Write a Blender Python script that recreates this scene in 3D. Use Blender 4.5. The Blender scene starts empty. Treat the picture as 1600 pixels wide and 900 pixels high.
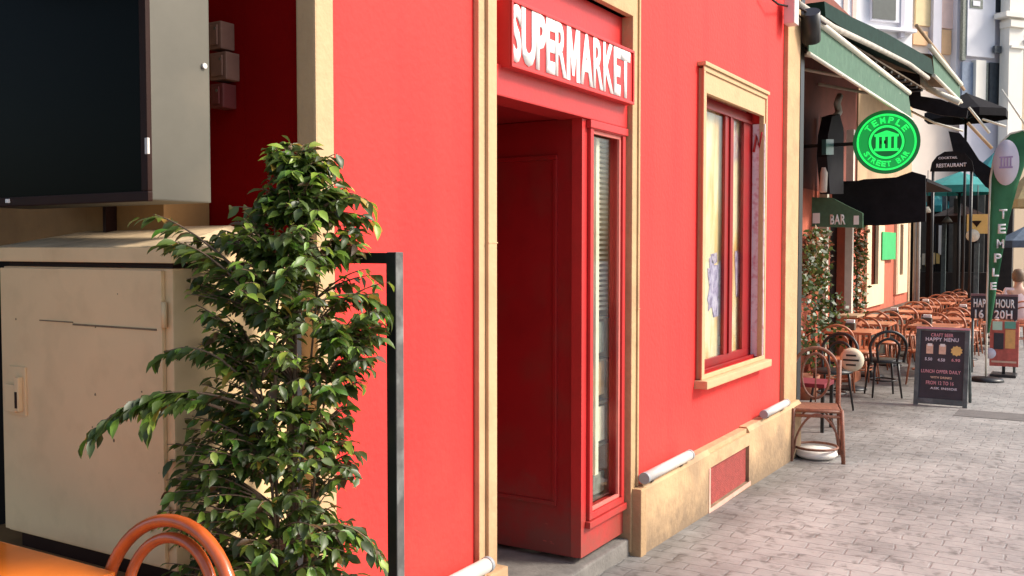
import bpy, bmesh, math, random
from mathutils import Vector, Matrix, noise
R_ = math.radians
random.seed(7)
C = bpy.context.scene.collection
sc = bpy.context.scene

# ------------------------------------------------------------ camera
F = 1500.0
AL = math.atan(900 / F)
H = 1.6
D = H * math.cos(AL) / .665
TILT = math.atan(62 / F)
CAM = Vector((0, -D, H))
FW = Vector((math.cos(AL) * math.cos(TILT), math.sin(AL) * math.cos(TILT), -math.sin(TILT)))
RT = Vector((math.sin(AL), -math.cos(AL), 0))
UP = RT.cross(FW)
cam_d = bpy.data.cameras.new('camera')
cam_d.sensor_width = 36
cam_d.lens = F / 1600 * 36
cam_d.clip_start = .05
cam_d.clip_end = 400
cam = bpy.data.objects.new('camera', cam_d)
C.objects.link(cam)
mm = Matrix((RT, UP, -FW)).transposed().to_4x4()
mm.translation = CAM
cam.matrix_world = mm
sc.camera = cam

# ------------------------------------------------------------ light
TO_SUN = Vector((.42, -.85, .80)).normalized()
SUN_EL = math.asin(TO_SUN.z)
w = bpy.data.worlds.new('World')
sc.world = w
w.use_nodes = True
nt = w.node_tree
bg = nt.nodes['Background']
sky = nt.nodes.new('ShaderNodeTexSky')
sky.sky_type = 'NISHITA'
sky.sun_disc = False
sky.sun_elevation = SUN_EL
sky.sun_rotation = math.atan2(TO_SUN.x, TO_SUN.y)
sky.dust_density = 3.0
nt.links.new(sky.outputs[0], bg.inputs[0])
bg.inputs[1].default_value = .15
sd = bpy.data.lights.new('sun', 'SUN')
sd.energy = 3.2
sd.angle = R_(14)
sd.color = (1, .93, .82)
sun = bpy.data.objects.new('sun', sd)
C.objects.link(sun)
sun.rotation_euler = (-TO_SUN).to_track_quat('-Z', 'Y').to_euler()
sc.view_settings.view_transform = 'Standard'
sc.view_settings.look = 'None'
sc.view_settings.gamma = 1
sc.view_settings.exposure = .60


# ------------------------------------------------------------ points from measured sight lines
def ray(px, py): return FW * F + RT * (px - 800) - UP * (py - 450)
def onY(px, py, y=0):
    d = ray(px, py); return CAM + d * ((y - CAM.y) / d.y)
def onX(px, py, x):
    d = ray(px, py); return CAM + d * ((x - CAM.x) / d.x)
def at(px, py, dep):
    d = ray(px, py); return CAM + d * (dep / d.dot(FW))
def gz(x): return -0.022 * (min(max(x, -5), 12) - 3.7)
def onZ(px, py, z):
    d = ray(px, py); return CAM + d * ((z - CAM.z) / d.z)


# ------------------------------------------------------------ materials
def mat(name, col, rough=.6, var=.12, nscale=6, bump=.0, bscale=60, metal=0, spec=.5, emit=None, es=1, stain=None, stains=2.5, samt=.4, coat=0, streak=False):
    m = bpy.data.materials.new(name)
    m.use_nodes = True
    t = m.node_tree; N = t.nodes; L = t.links
    b = N['Principled BSDF']
    b.inputs['Roughness'].default_value = rough
    b.inputs['Metallic'].default_value = metal
    b.inputs['Specular IOR Level'].default_value = spec
    b.inputs['Coat Weight'].default_value = coat
    tc = N.new('ShaderNodeTexCoord')
    src = tc.outputs['Object']
    nz = N.new('ShaderNodeTexNoise'); nz.inputs['Scale'].default_value = nscale; nz.inputs['Detail'].default_value = 8
    nz.inputs['Roughness'].default_value = .65
    L.new(src, nz.inputs['Vector'])
    r = N.new('ShaderNodeValToRGB')
    r.color_ramp.elements[0].position = .3; r.color_ramp.elements[1].position = .7
    r.color_ramp.elements[0].color = (*[c * (1 - var) for c in col], 1)
    r.color_ramp.elements[1].color = (*[min(1, c * (1 + var)) for c in col], 1)
    L.new(nz.outputs['Fac'], r.inputs['Fac'])
    out = r.outputs[0]
    if stain:
        n2 = N.new('ShaderNodeTexNoise'); n2.inputs['Scale'].default_value = stains; n2.inputs['Detail'].default_value = 10
        if streak:
            mp = N.new('ShaderNodeMapping'); mp.inputs['Scale'].default_value = (3.5, 3.5, .35)
            L.new(src, mp.inputs['Vector']); L.new(mp.outputs[0], n2.inputs['Vector'])
        else:
            L.new(src, n2.inputs['Vector'])
        r2 = N.new('ShaderNodeValToRGB'); r2.color_ramp.elements[0].position = .5; r2.color_ramp.elements[1].position = .75
        r2.color_ramp.elements[1].color = (samt, samt, samt, 1)
        L.new(n2.outputs['Fac'], r2.inputs['Fac'])
        mx = N.new('ShaderNodeMix'); mx.data_type = 'RGBA'
        L.new(r2.outputs[0], mx.inputs['Factor']); L.new(out, mx.inputs['A']); mx.inputs['B'].default_value = (*stain, 1)
        out = mx.outputs['Result']
    L.new(out, b.inputs['Base Color'])
    if bump:
        n3 = N.new('ShaderNodeTexNoise'); n3.inputs['Scale'].default_value = bscale; n3.inputs['Detail'].default_value = 6
        L.new(src, n3.inputs['Vector'])
        bp = N.new('ShaderNodeBump'); bp.inputs['Strength'].default_value = bump; bp.inputs['Distance'].default_value = .01
        L.new(n3.outputs['Fac'], bp.inputs['Height']); L.new(bp.outputs[0], b.inputs['Normal'])
    if emit:
        b.inputs['Emission Color'].default_value = (*emit, 1); b.inputs['Emission Strength'].default_value = es
    return m


M = {}
M['red'] = mat('red plaster', (.80, .031, .025), .8, .07, 1.6, .3, 35, stain=(.62, .016, .016), stains=1.1, samt=.75, streak=True)
M['red_shaded'] = mat('shaded red plaster', (.20, .0008, .0012), .9, .12, 2, .2, 40, spec=.08)  # darker copy of the facade red, the wall's shade put into the colour
M['red_wood'] = mat('red painted wood', (.50, .022, .022), .42, .10, 4, .08, 50, stain=(.25, .03, .02), stains=6, samt=.35, spec=.5)
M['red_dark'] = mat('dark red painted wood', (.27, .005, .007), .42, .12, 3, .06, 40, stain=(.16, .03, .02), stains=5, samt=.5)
M['red_board'] = mat('red sign board', (.58, .028, .026), .45, .06, 5, .03)
M['stone'] = mat('cream limestone', (.50, .325, .165), .8, .12, 7, .45, 45, stain=(.40, .25, .13), stains=4, samt=.8)
M['stone_base'] = mat('cream plinth render', (.49, .325, .175), .85, .14, 3, .5, 30, stain=(.27, .18, .11), stains=2.6, samt=.9)
M['stone_light'] = mat('pale frame paint', (.56, .365, .195), .75, .08, 6, .3, 45, stain=(.44, .28, .15), stains=6, samt=.75)
M['cab'] = mat('tan cabinet paint', (.76, .53, .28), .6, .06, 2, .10, 14, stain=(.52, .35, .17), stains=9, samt=.4)
M['cab_top'] = mat('weathered cabinet lid', (.62, .46, .28), .75, .2, 14, .2, 30, stain=(.2, .13, .07), stains=9, samt=.6)
M['ochre'] = mat('ochre wall', (.30, .16, .055), .8, .18, 5, .2, 30, stain=(.12, .06, .02), stains=3, samt=.7)
M['void'] = mat('dark shopfront', (.006, .005, .005), .5, .1, spec=.12)
M['screen'] = mat('black glass', (.004, .005, .004), .15, .1, 2, spec=.02)
M['bezel'] = mat('dark brown bezel', (.025, .009, .006), .5, .15, spec=.15)
M['steel'] = mat('dull grey steel', (.10, .092, .072), .5, .12, 3, .05, 20, metal=.3, stain=(.14, .12, .09), stains=5, samt=.6)
M['white_tube'] = mat('off white plastic', (.60, .56, .52), .4, .05, 8, stain=(.45, .38, .3), stains=12, samt=.4)
M['grey_cap'] = mat('grey end cap', (.30, .32, .34), .5, .1)
M['white'] = mat('white lettering', (.88, .87, .83), .45, .02)
M['black'] = mat('black metal', (.012, .012, .013), .4, .2, 8)
M['black_worn_lit'] = mat('lit worn black metal', (.085, .085, .08), .5, .3, 20, .1, 50, stain=(.42, .44, .42), stains=9, samt=.6)  # daylight from the street painted into the grey base; patches are wear
M['orange_wood'] = mat('orange varnished wood', (.58, .11, .022), .28, .25, 9, coat=.5, stain=(.2, .03, .01), stains=5, samt=.6)
M['orange_top'] = mat('orange tabletop', (.85, .19, .012), .35, .08, 6, coat=.3)
M['chair_brown'] = mat('brown rattan', (.21, .085, .05), .55, .35, 30, .3, 120)
M['terr_wood'] = mat('reddish terrace wood', (.40, .13, .06), .4, .3, 7)
M['terr_top'] = mat('reddish tabletop', (.52, .17, .08), .35, .2, 6)
M['brick'] = mat('terracotta wall', (.50, .115, .06), .8, .22, 5, .3, 20, stain=(.36, .12, .07), stains=3, samt=.6)
M['maroon'] = mat('brownish red wall', (.20, .05, .03), .8, .2, 4, .2, 20)
M['beige'] = mat('beige render', (.48, .33, .19), .85, .12, 3, .3, 20, stain=(.3, .2, .12), stains=2, samt=.5)
M['cream_far'] = mat('cream window trim', (.72, .56, .36), .8, .08)
M['green_fab'] = mat('green awning canvas', (.060, .135, .085), .75, .16, 10, .1, 60, stain=(.11, .19, .13), stains=5, samt=.4)
M['dgreen'] = mat('dark green canvas', (.010, .032, .024), .7, .3, 8, spec=.12)
M['black_fab'] = mat('black canvas', (.012, .011, .013), .75, .3, 8, spec=.12)
M['greyfab'] = mat('grey brown canvas', (.13, .10, .075), .8, .4, 4, spec=.12)
M['teal'] = mat('teal canvas', (.02, .26, .25), .6, .2, 4)
M['white_bar'] = mat('cream aluminium bar', (.72, .68, .56), .45, .1, 10)
M['neon'] = mat('lit green sign', (.02, .5, .08), .4, .02, emit=(.01, .75, .10), es=.85)
M['neon_dk'] = mat('dark green sign face', (.004, .07, .02), .4, .1, emit=(.0, .10, .015), es=.5)
M['flag'] = mat('green flag cloth', (.035, .18, .075), .7, .12, 6)
M['pale'] = mat('pale lilac print', (.72, .66, .72), .6, .04)
M['pink'] = mat('pink print', (.70, .32, .36), .6, .1)
M['yellow'] = mat('yellow print', (.80, .55, .18), .6, .1)
M['peach'] = mat('peach print', (.75, .50, .36), .6, .15, 30)
M['navy'] = mat('dark slate board', (.035, .032, .042), .5, .3, 6)
M['board_fr'] = mat('grey green board frame', (.085, .11, .11), .5, .3, 14, stain=(.25, .27, .28), stains=9, samt=.5)
M['poster_red'] = mat('red poster print', (.55, .12, .09), .5, .25, 12)
M['poster_or'] = mat('orange poster print', (.80, .42, .14), .5, .15, 12)
M['trunk'] = mat('ficus bark', (.16, .10, .06), .8, .3, 25, .3, 60)
M['pot'] = mat('terracotta pot', (.28, .11, .06), .8, .15, 8)
M['soil'] = mat('soil', (.03, .02, .014), .95, .4, 40)
M['bw1'] = mat('white far render', (.80, .79, .82), .8, .03, 1, stain=(.6, .58, .6), stains=1.2, samt=.5)
M['bw2'] = mat('peach far render', (.78, .66, .56), .8, .05, 1)
M['bw3'] = mat('grey lilac far render', (.62, .60, .66), .8, .05, 1)
M['bw4'] = mat('ivory far render', (.82, .78, .70), .8, .05, 1)
M['bw5'] = mat('tan far render', (.50, .38, .26), .8, .05, 1)
M['ywall'] = mat('yellow shutter paint', (.80, .62, .34), .7, .08, 3)
M['owall'] = mat('orange shutter paint', (.82, .50, .26), .7, .08, 3)
M['pwall'] = mat('pink shutter paint', (.84, .60, .52), .7, .08, 3)
M['winfar'] = mat('far window glass', (.05, .06, .07), .2, .2)
M['winblue'] = mat('far blue shutter', (.20, .25, .34), .4, .2)
M['skin'] = mat('skin', (.55, .32, .23), .55, .05)
M['pinkshirt'] = mat('pale pink shirt', (.80, .62, .62), .8, .06)
M['hair'] = mat('brown hair', (.16, .10, .06), .6, .2)
M['dkfab'] = mat('wine red fabric', (.16, .008, .018), .8, .2, 10)
M['cushion'] = mat('cream cushion', (.55, .48, .36), .9, .1, 10)
M['goods_y'] = mat('yellow board', (.88, .68, .38), .6, .12, 3, stain=(.8, .72, .5), stains=4, samt=.6)
M['goods_m'] = mat('mauve print', (.42, .33, .55), .6, .3, 12, stain=(.12, .09, .22), stains=14, samt=.7)
M['goods_w'] = mat('white packaging', (.80, .74, .58), .5, .15, 14)
M['goods_g'] = mat('grey green packaging', (.22, .24, .20), .5, .4, 20)
M['goods_b'] = mat('brown packaging', (.42, .27, .14), .5, .3, 14)
M['sticker'] = mat('pink and white stickers', (.80, .66, .68), .5, .1, 8, stain=(.60, .10, .16), stains=22, samt=.9)
M['grate'] = mat('dark red metal grate', (.33, .06, .05), .55, .25, 30, .3, 90)
M['grey_tin'] = mat('grey brown junction box', (.20, .10, .07), .6, .2, 10)


def soil_low(m, z0, z1, col, amt):
    t = m.node_tree; N = t.nodes; L = t.links; b = N['Principled BSDF']
    src = b.inputs['Base Color'].links[0].from_socket
    g = N.new('ShaderNodeNewGeometry'); sx = N.new('ShaderNodeSeparateXYZ'); L.new(g.outputs['Position'], sx.inputs[0])
    n = N.new('ShaderNodeTexNoise'); n.inputs['Scale'].default_value = 5; n.inputs['Detail'].default_value = 9; n.inputs['Roughness'].default_value = .75
    L.new(g.outputs['Position'], n.inputs['Vector'])
    mr = N.new('ShaderNodeMapRange'); mr.inputs['From Min'].default_value = z0; mr.inputs['From Max'].default_value = z1
    mr.inputs['To Min'].default_value = .62; mr.inputs['To Max'].default_value = 0
    L.new(sx.outputs['Z'], mr.inputs['Value'])
    ad = N.new('ShaderNodeMath'); ad.operation = 'ADD'; L.new(mr.outputs[0], ad.inputs[0]); L.new(n.outputs['Fac'], ad.inputs[1])
    r = N.new('ShaderNodeValToRGB'); r.color_ramp.elements[0].position = .66; r.color_ramp.elements[1].position = 1.0
    r.color_ramp.elements[1].color = (amt, amt, amt, 1); L.new(ad.outputs[0], r.inputs[0])
    mx = N.new('ShaderNodeMix'); mx.data_type = 'RGBA'; L.new(r.outputs[0], mx.inputs['Factor']); L.new(src, mx.inputs['A']); mx.inputs['B'].default_value = (*col, 1)
    L.new(mx.outputs['Result'], b.inputs['Base Color'])
soil_low(M['stone_base'], -.1, .35, (.16, .11, .07), .8)
soil_low(M['red'], .2, 1.0, (.42, .05, .035), .5)
soil_low(M['red_wood'], 0, .5, (.22, .07, .05), .7)
soil_low(M['red_dark'], 0, .6, (.13, .05, .04), .7)
soil_low(M['stone'], 0, .9, (.30, .19, .10), .7)
soil_low(M['stone_light'], 0, .9, (.34, .21, .11), .7)


def glass_mat():
    m = bpy.data.materials.new('window glass'); m.use_nodes = True
    t = m.node_tree; N = t.nodes; L = t.links
    N.remove(N['Principled BSDF'])
    tr = N.new('ShaderNodeBsdfTransparent'); tr.inputs[0].default_value = (.93, .95, .93, 1)
    gl = N.new('ShaderNodeBsdfGlossy'); gl.inputs['Roughness'].default_value = .03
    lw = N.new('ShaderNodeLayerWeight'); lw.inputs[0].default_value = .5
    pw = N.new('ShaderNodeMath'); pw.operation = 'POWER'; pw.inputs[1].default_value = 4.0
    fr = N.new('ShaderNodeMath'); fr.operation = 'MULTIPLY_ADD'; fr.inputs[1].default_value = .75; fr.inputs[2].default_value = .03
    L.new(lw.outputs['Facing'], pw.inputs[0]); L.new(pw.outputs[0], fr.inputs[0])
    mx = N.new('ShaderNodeMixShader')
    L.new(fr.outputs[0], mx.inputs[0]); L.new(tr.outputs[0], mx.inputs[1]); L.new(gl.outputs[0], mx.inputs[2])
    L.new(mx.outputs[0], N['Material Output'].inputs[0])
    return m
M['glass'] = glass_mat()


def reflection_mat(name, stops, scale, seed):
    m = bpy.data.materials.new(name); m.use_nodes = True
    t = m.node_tree; N = t.nodes; L = t.links; b = N['Principled BSDF']; b.inputs['Roughness'].default_value = .5
    tc = N.new('ShaderNodeTexCoord'); mp = N.new('ShaderNodeMapping'); mp.inputs['Scale'].default_value = scale; mp.inputs['Location'].default_value = (seed, seed * 1.7, seed * .6)
    n = N.new('ShaderNodeTexNoise'); n.inputs['Scale'].default_value = 1; n.inputs['Detail'].default_value = 6; n.inputs['Roughness'].default_value = .6; n.inputs['Distortion'].default_value = .8
    L.new(tc.outputs['Object'], mp.inputs[0]); L.new(mp.outputs[0], n.inputs['Vector'])
    r = N.new('ShaderNodeValToRGB'); e = r.color_ramp.elements
    e[0].position, e[0].color = stops[0][0], (*stops[0][1], 1); e[1].position, e[1].color = stops[-1][0], (*stops[-1][1], 1)
    for p, c in stops[1:-1]:
        q = e.new(p); q.color = (*c, 1)
    L.new(n.outputs['Fac'], r.inputs[0]); L.new(r.outputs[0], b.inputs['Base Color'])
    return m
M['poster'] = reflection_mat('painted window reflection', [(.30, (.80, .42, .12)), (.42, (.90, .68, .34)), (.52, (.92, .80, .56)), (.62, (.88, .74, .48)), (.70, (.50, .36, .42)), (.8, (.9, .85, .75))], (5, 5, 1.6), 3)  # reflection of sunlit cream buildings painted into the colour
M['reflect_shape'] = reflection_mat('mauve painted reflection', [(.32, (.06, .05, .12)), (.42, (.30, .22, .42)), (.52, (.50, .42, .66)), (.6, (.66, .58, .74)), (.7, (.30, .16, .26))], (16, 16, 12), 5)  # lavender lumps of the painted reflection


def paving_mat():
    m = bpy.data.materials.new('grey stone setts'); m.use_nodes = True
    t = m.node_tree; N = t.nodes; L = t.links; b = N['Principled BSDF']
    tc = N.new('ShaderNodeTexCoord')
    dn = N.new('ShaderNodeTexNoise'); dn.inputs['Scale'].default_value = 5; dn.inputs['Detail'].default_value = 3
    L.new(tc.outputs['Object'], dn.inputs['Vector'])
    vm = N.new('ShaderNodeVectorMath'); vm.operation = 'MULTIPLY_ADD'
    vm.inputs[1].default_value = (.06, .06, .06)
    L.new(dn.outputs['Color'], vm.inputs[0]); L.new(tc.outputs['Object'], vm.inputs[2])
    mp = N.new('ShaderNodeMapping'); mp.inputs['Rotation'].default_value = (0, 0, R_(90))
    L.new(vm.outputs[0], mp.inputs['Vector'])
    br = N.new('ShaderNodeTexBrick'); br.inputs['Scale'].default_value = 1
    br.inputs['Brick Width'].default_value = .21; br.inputs['Row Height'].default_value = .12
    br.inputs['Mortar Size'].default_value = .007; br.inputs['Mortar Smooth'].default_value = .6
    br.inputs['Color1'].default_value = (.315, .308, .30, 1); br.inputs['Color2'].default_value = (.345, .338, .33, 1)
    br.inputs['Mortar'].default_value = (.25, .245, .24, 1)
    L.new(mp.outputs[0], br.inputs['Vector'])
    n2 = N.new('ShaderNodeTexNoise'); n2.inputs['Scale'].default_value = 1.1; n2.inputs['Detail'].default_value = 9; n2.inputs['Roughness'].default_value = .7
    L.new(tc.outputs['Object'], n2.inputs['Vector'])
    r2 = N.new('ShaderNodeValToRGB'); r2.color_ramp.elements[0].position = .3; r2.color_ramp.elements[1].position = .75
    r2.color_ramp.elements[0].color = (.55, .55, .55, 1); r2.color_ramp.elements[1].color = (1.22, 1.2, 1.17, 1)
    L.new(n2.outputs['Fac'], r2.inputs[0])
    mx = N.new('ShaderNodeMix'); mx.data_type = 'RGBA'; mx.blend_type = 'MULTIPLY'; mx.inputs['Factor'].default_value = 1
    L.new(br.outputs['Color'], mx.inputs['A']); L.new(r2.outputs[0], mx.inputs['B'])
    # dark spots
    n3 = N.new('ShaderNodeTexNoise'); n3.inputs['Scale'].default_value = 14; n3.inputs['Detail'].default_value = 5
    L.new(tc.outputs['Object'], n3.inputs['Vector'])
    r3 = N.new('ShaderNodeValToRGB'); r3.color_ramp.elements[0].position = .30; r3.color_ramp.elements[1].position = .46
    r3.color_ramp.elements[0].color = (.45, .44, .43, 1); r3.color_ramp.elements[1].color = (1, 1, 1, 1)
    L.new(n3.outputs['Fac'], r3.inputs[0])
    m2 = N.new('ShaderNodeMix'); m2.data_type = 'RGBA'; m2.blend_type = 'MULTIPLY'; m2.inputs['Factor'].default_value = .8
    L.new(mx.outputs['Result'], m2.inputs['A']); L.new(r3.outputs[0], m2.inputs['B'])
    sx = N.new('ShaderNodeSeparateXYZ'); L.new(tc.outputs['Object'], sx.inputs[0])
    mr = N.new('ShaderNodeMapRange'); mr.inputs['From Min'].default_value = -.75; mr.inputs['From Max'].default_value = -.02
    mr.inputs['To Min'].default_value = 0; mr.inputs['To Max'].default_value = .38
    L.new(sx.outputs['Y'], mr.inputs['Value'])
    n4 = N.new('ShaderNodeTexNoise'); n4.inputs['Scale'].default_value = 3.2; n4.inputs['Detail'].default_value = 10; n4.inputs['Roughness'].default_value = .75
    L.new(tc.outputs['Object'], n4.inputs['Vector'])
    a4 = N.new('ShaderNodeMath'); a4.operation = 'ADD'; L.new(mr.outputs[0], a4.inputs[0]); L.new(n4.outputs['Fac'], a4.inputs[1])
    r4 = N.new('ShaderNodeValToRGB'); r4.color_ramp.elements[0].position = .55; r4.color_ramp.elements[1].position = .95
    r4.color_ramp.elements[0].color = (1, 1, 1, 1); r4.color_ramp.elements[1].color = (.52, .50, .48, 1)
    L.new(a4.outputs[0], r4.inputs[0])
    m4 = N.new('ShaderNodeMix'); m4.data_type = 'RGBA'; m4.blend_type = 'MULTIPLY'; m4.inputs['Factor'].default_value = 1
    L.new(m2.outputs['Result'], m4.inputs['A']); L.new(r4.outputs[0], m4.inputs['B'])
    L.new(m4.outputs['Result'], b.inputs['Base Color'])
    rr = N.new('ShaderNodeMapRange'); rr.inputs['To Min'].default_value = .38; rr.inputs['To Max'].default_value = .75
    L.new(n2.outputs['Fac'], rr.inputs['Value']); L.new(rr.outputs[0], b.inputs['Roughness'])
    ad = N.new('ShaderNodeMath'); ad.operation = 'ADD'
    mu = N.new('ShaderNodeMath'); mu.operation = 'MULTIPLY'; mu.inputs[1].default_value = -.6
    L.new(br.outputs['Fac'], mu.inputs[0]); L.new(mu.outputs[0], ad.inputs[0]); L.new(n3.outputs['Fac'], ad.inputs[1])
    bp = N.new('ShaderNodeBump'); bp.inputs['Strength'].default_value = .5; bp.inputs['Distance'].default_value = .008
    L.new(ad.outputs[0], bp.inputs['Height']); L.new(bp.outputs[0], b.inputs['Normal'])
    return m
M['paving'] = paving_mat()


def leaf_mat():
    m = bpy.data.materials.new('ficus leaf'); m.use_nodes = True
    t = m.node_tree; N = t.nodes; L = t.links; b = N['Principled BSDF']
    a = N.new('ShaderNodeAttribute'); a.attribute_name = 'tint'
    L.new(a.outputs['Color'], b.inputs['Base Color'])
    b.inputs['Roughness'].default_value = .42
    b.inputs['Specular IOR Level'].default_value = .6
    tl = N.new('ShaderNodeBsdfTranslucent')
    hs = N.new('ShaderNodeHueSaturation'); hs.inputs['Value'].default_value = 1.6; hs.inputs['Hue'].default_value = .48
    L.new(a.outputs['Color'], hs.inputs['Color']); L.new(hs.outputs[0], tl.inputs[0])
    mx = N.new('ShaderNodeMixShader'); mx.inputs[0].default_value = .3
    L.new(b.outputs[0], mx.inputs[1]); L.new(tl.outputs[0], mx.inputs[2]); L.new(mx.outputs[0], N['Material Output'].inputs[0])
    return m
M['leaf'] = leaf_mat()


# ------------------------------------------------------------ mesh helpers (world coordinates)
class MB:
    def __init__(s): s.b = bmesh.new()
    def box(s, x0, x1, y0, y1, z0, z1, bev=0):
        vs = [s.b.verts.new((x, y, z)) for x in (x0, x1) for y in (y0, y1) for z in (z0, z1)]
        f = [(0, 1, 3, 2), (4, 6, 7, 5), (0, 4, 5, 1), (2, 3, 7, 6), (0, 2, 6, 4), (1, 5, 7, 3)]
        fs = [s.b.faces.new([vs[i] for i in q]) for q in f]
        if bev:
            es = list({e for q in fs for e in q.edges})
            bmesh.ops.bevel(s.b, geom=es, offset=bev, segments=2, profile=.7, affect='EDGES')
        return s
    def hexa(s, p):   # 8 points: bottom ring 4, top ring 4
        vs = [s.b.verts.new(q) for q in p]
        for q in ((3, 2, 1, 0), (4, 5, 6, 7), (0, 1, 5, 4), (1, 2, 6, 5), (2, 3, 7, 6), (3, 0, 4, 7)):
            s.b.faces.new([vs[i] for i in q])
        return s
    def quad(s, a, b, c, d):
        s.b.faces.new([s.b.verts.new(q) for q in (a, b, c, d)]); return s
    def slab(s, pts, n, th):     # polygon extruded along n
        n = Vector(n) * th
        lo = [s.b.verts.new(Vector(p)) for p in pts]; hi = [s.b.verts.new(Vector(p) + n) for p in pts]
        s.b.faces.new(lo[::-1]); s.b.faces.new(hi)
        k = len(pts)
        for i in range(k): s.b.faces.new([lo[i], lo[(i + 1) % k], hi[(i + 1) % k], hi[i]])
        return s
    def tube(s, pts, r, seg=10, closed=False, r1=None):
        pts = [Vector(p) for p in pts]; n = len(pts); rings = []
        up = None
        for i, p in enumerate(pts):
            if closed: t = (pts[(i + 1) % n] - pts[i - 1])
            else: t = pts[min(i + 1, n - 1)] - pts[max(i - 1, 0)]
            t.normalize()
            if up is None:
                up = Vector((0, 0, 1)) if abs(t.z) < .9 else Vector((1, 0, 0))
            u = t.cross(up)
            if u.length < 1e-4: u = t.orthogonal()
            u.normalize(); v = u.cross(t).normalized(); up = v
            rr = r if r1 is None else r + (r1 - r) * i / (n - 1)
            rings.append([s.b.verts.new(p + (u * math.cos(a) + v * math.sin(a)) * rr) for a in [2 * math.pi * k / seg for k in range(seg)]])
        m = n if closed else n - 1
        for i in range(m):
            A, B = rings[i], rings[(i + 1) % n]
            for k in range(seg):
                f = s.b.faces.new([A[k], A[(k + 1) % seg], B[(k + 1) % seg], B[k]]); f.smooth = True
        if not closed:
            s.b.faces.new(rings[0][::-1]); s.b.faces.new(rings[-1])
        return s
    def disc(s, c, r, z0, z1, seg=28, r1=None):
        c = Vector(c)
        return s.lathe(c, [(0, z0), (r, z0), (r1 or r, z1), (0, z1)], seg)
    def lathe(s, c, prof, seg=28):
        c = Vector(c); rings = []
        for (r, z) in prof:
            if r < 1e-6: rings.append([s.b.verts.new(c + Vector((0, 0, z)))])
            else: rings.append([s.b.verts.new(c + Vector((r * math.cos(2 * math.pi * k / seg), r * math.sin(2 * math.pi * k / seg), z))) for k in range(seg)])
        for A, B in zip(rings, rings[1:]):
            for k in range(seg):
                a = [A[k], A[(k + 1) % seg]] if len(A) > 1 else [A[0]]
                b = [B[(k + 1) % seg], B[k]] if len(B) > 1 else [B[0]]
                if len(a) + len(b) > 2:
                    f = s.b.faces.new(a + b); f.smooth = True
        return s
    def wall(s, x0, x1, z0, z1, y, th, holes):
        """vertical wall in the XZ plane (front at y, back at y+th) with rectangular holes"""
        xs = sorted({x0, x1, *[h[0] for h in holes], *[h[1] for h in holes]})
        zs = sorted({z0, z1, *[h[2] for h in holes], *[h[3] for h in holes]})
        def hole(a, b): return any(h[0] - 1e-6 <= a and b <= h[1] + 1e-6 and h[2] - 1e-6 <= c0 and c1 <= h[3] + 1e-6 for h in holes)
        for a, b in zip(xs, xs[1:]):
            for c0, c1 in zip(zs, zs[1:]):
                if hole(a, b): continue
                s.quad((a, y, c0), (b, y, c0), (b, y, c1), (a, y, c1))
                s.quad((b, y + th, c0), (a, y + th, c0), (a, y + th, c1), (b, y + th, c1))
        for (a, b, c, d) in [(x0, x1, z0, z1)] + list(holes):
            s.quad((a, y, c), (a, y + th, c), (a, y + th, d), (a, y, d))
            s.quad((b, y, c), (b, y, d), (b, y + th, d), (b, y + th, c))
            s.quad((a, y, d), (a, y + th, d), (b, y + th, d), (b, y, d))
            s.quad((a, y, c), (b, y, c), (b, y + th, c), (a, y + th, c))
        bmesh.ops.remove_doubles(s.b, verts=s.b.verts, dist=1e-5)
        return s


def wmat(o):
    m = Matrix.Identity(4)
    while o:
        m = o.matrix_basis @ m; o = o.parent
    return m


def obj(name, mb, m, parent=None, label=None):
    """link a mesh given in world coordinates; a child is expressed in its parent's frame"""
    me = bpy.data.meshes.new(name)
    if parent: bmesh.ops.transform(mb.b, matrix=wmat(parent).inverted(), verts=mb.b.verts)
    mb.b.normal_update()
    mb.b.to_mesh(me); mb.b.free()
    me.materials.append(m if not isinstance(m, str) else M[m])
    o = bpy.data.objects.new(name, me); C.objects.link(o)
    if parent: o.parent = parent
    if label: o['label'] = label
    return o


def tag(o, label, cat, group=None):
    o['label'] = label; o['category'] = cat
    if group: o['group'] = group
    return o


def thing(name, label, cat, loc=(0, 0, 0), rz=0, group=None):
    o = bpy.data.objects.new(name, None); C.objects.link(o)
    o.empty_display_size = .1
    o.location = loc; o.rotation_euler = (0, 0, rz)
    return tag(o, label, cat, group)


def struct(name, mb, m):
    o = obj(name, mb, m); o['kind'] = 'structure'; return o


def dup(root, loc=None, rz=None, label=None, group=None, mats=None):
    def cp(o, par):
        c = o.copy(); C.objects.link(c)
        if par: c.parent = par
        for ch in [x for x in bpy.data.objects if x.parent == o]: cp(ch, c)
        return c
    r = cp(root, None)
    if loc is not None: r.location = loc
    if rz is not None: r.rotation_euler = (0, 0, rz)
    if label: r['label'] = label
    if group: r['group'] = group
    return r


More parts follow.
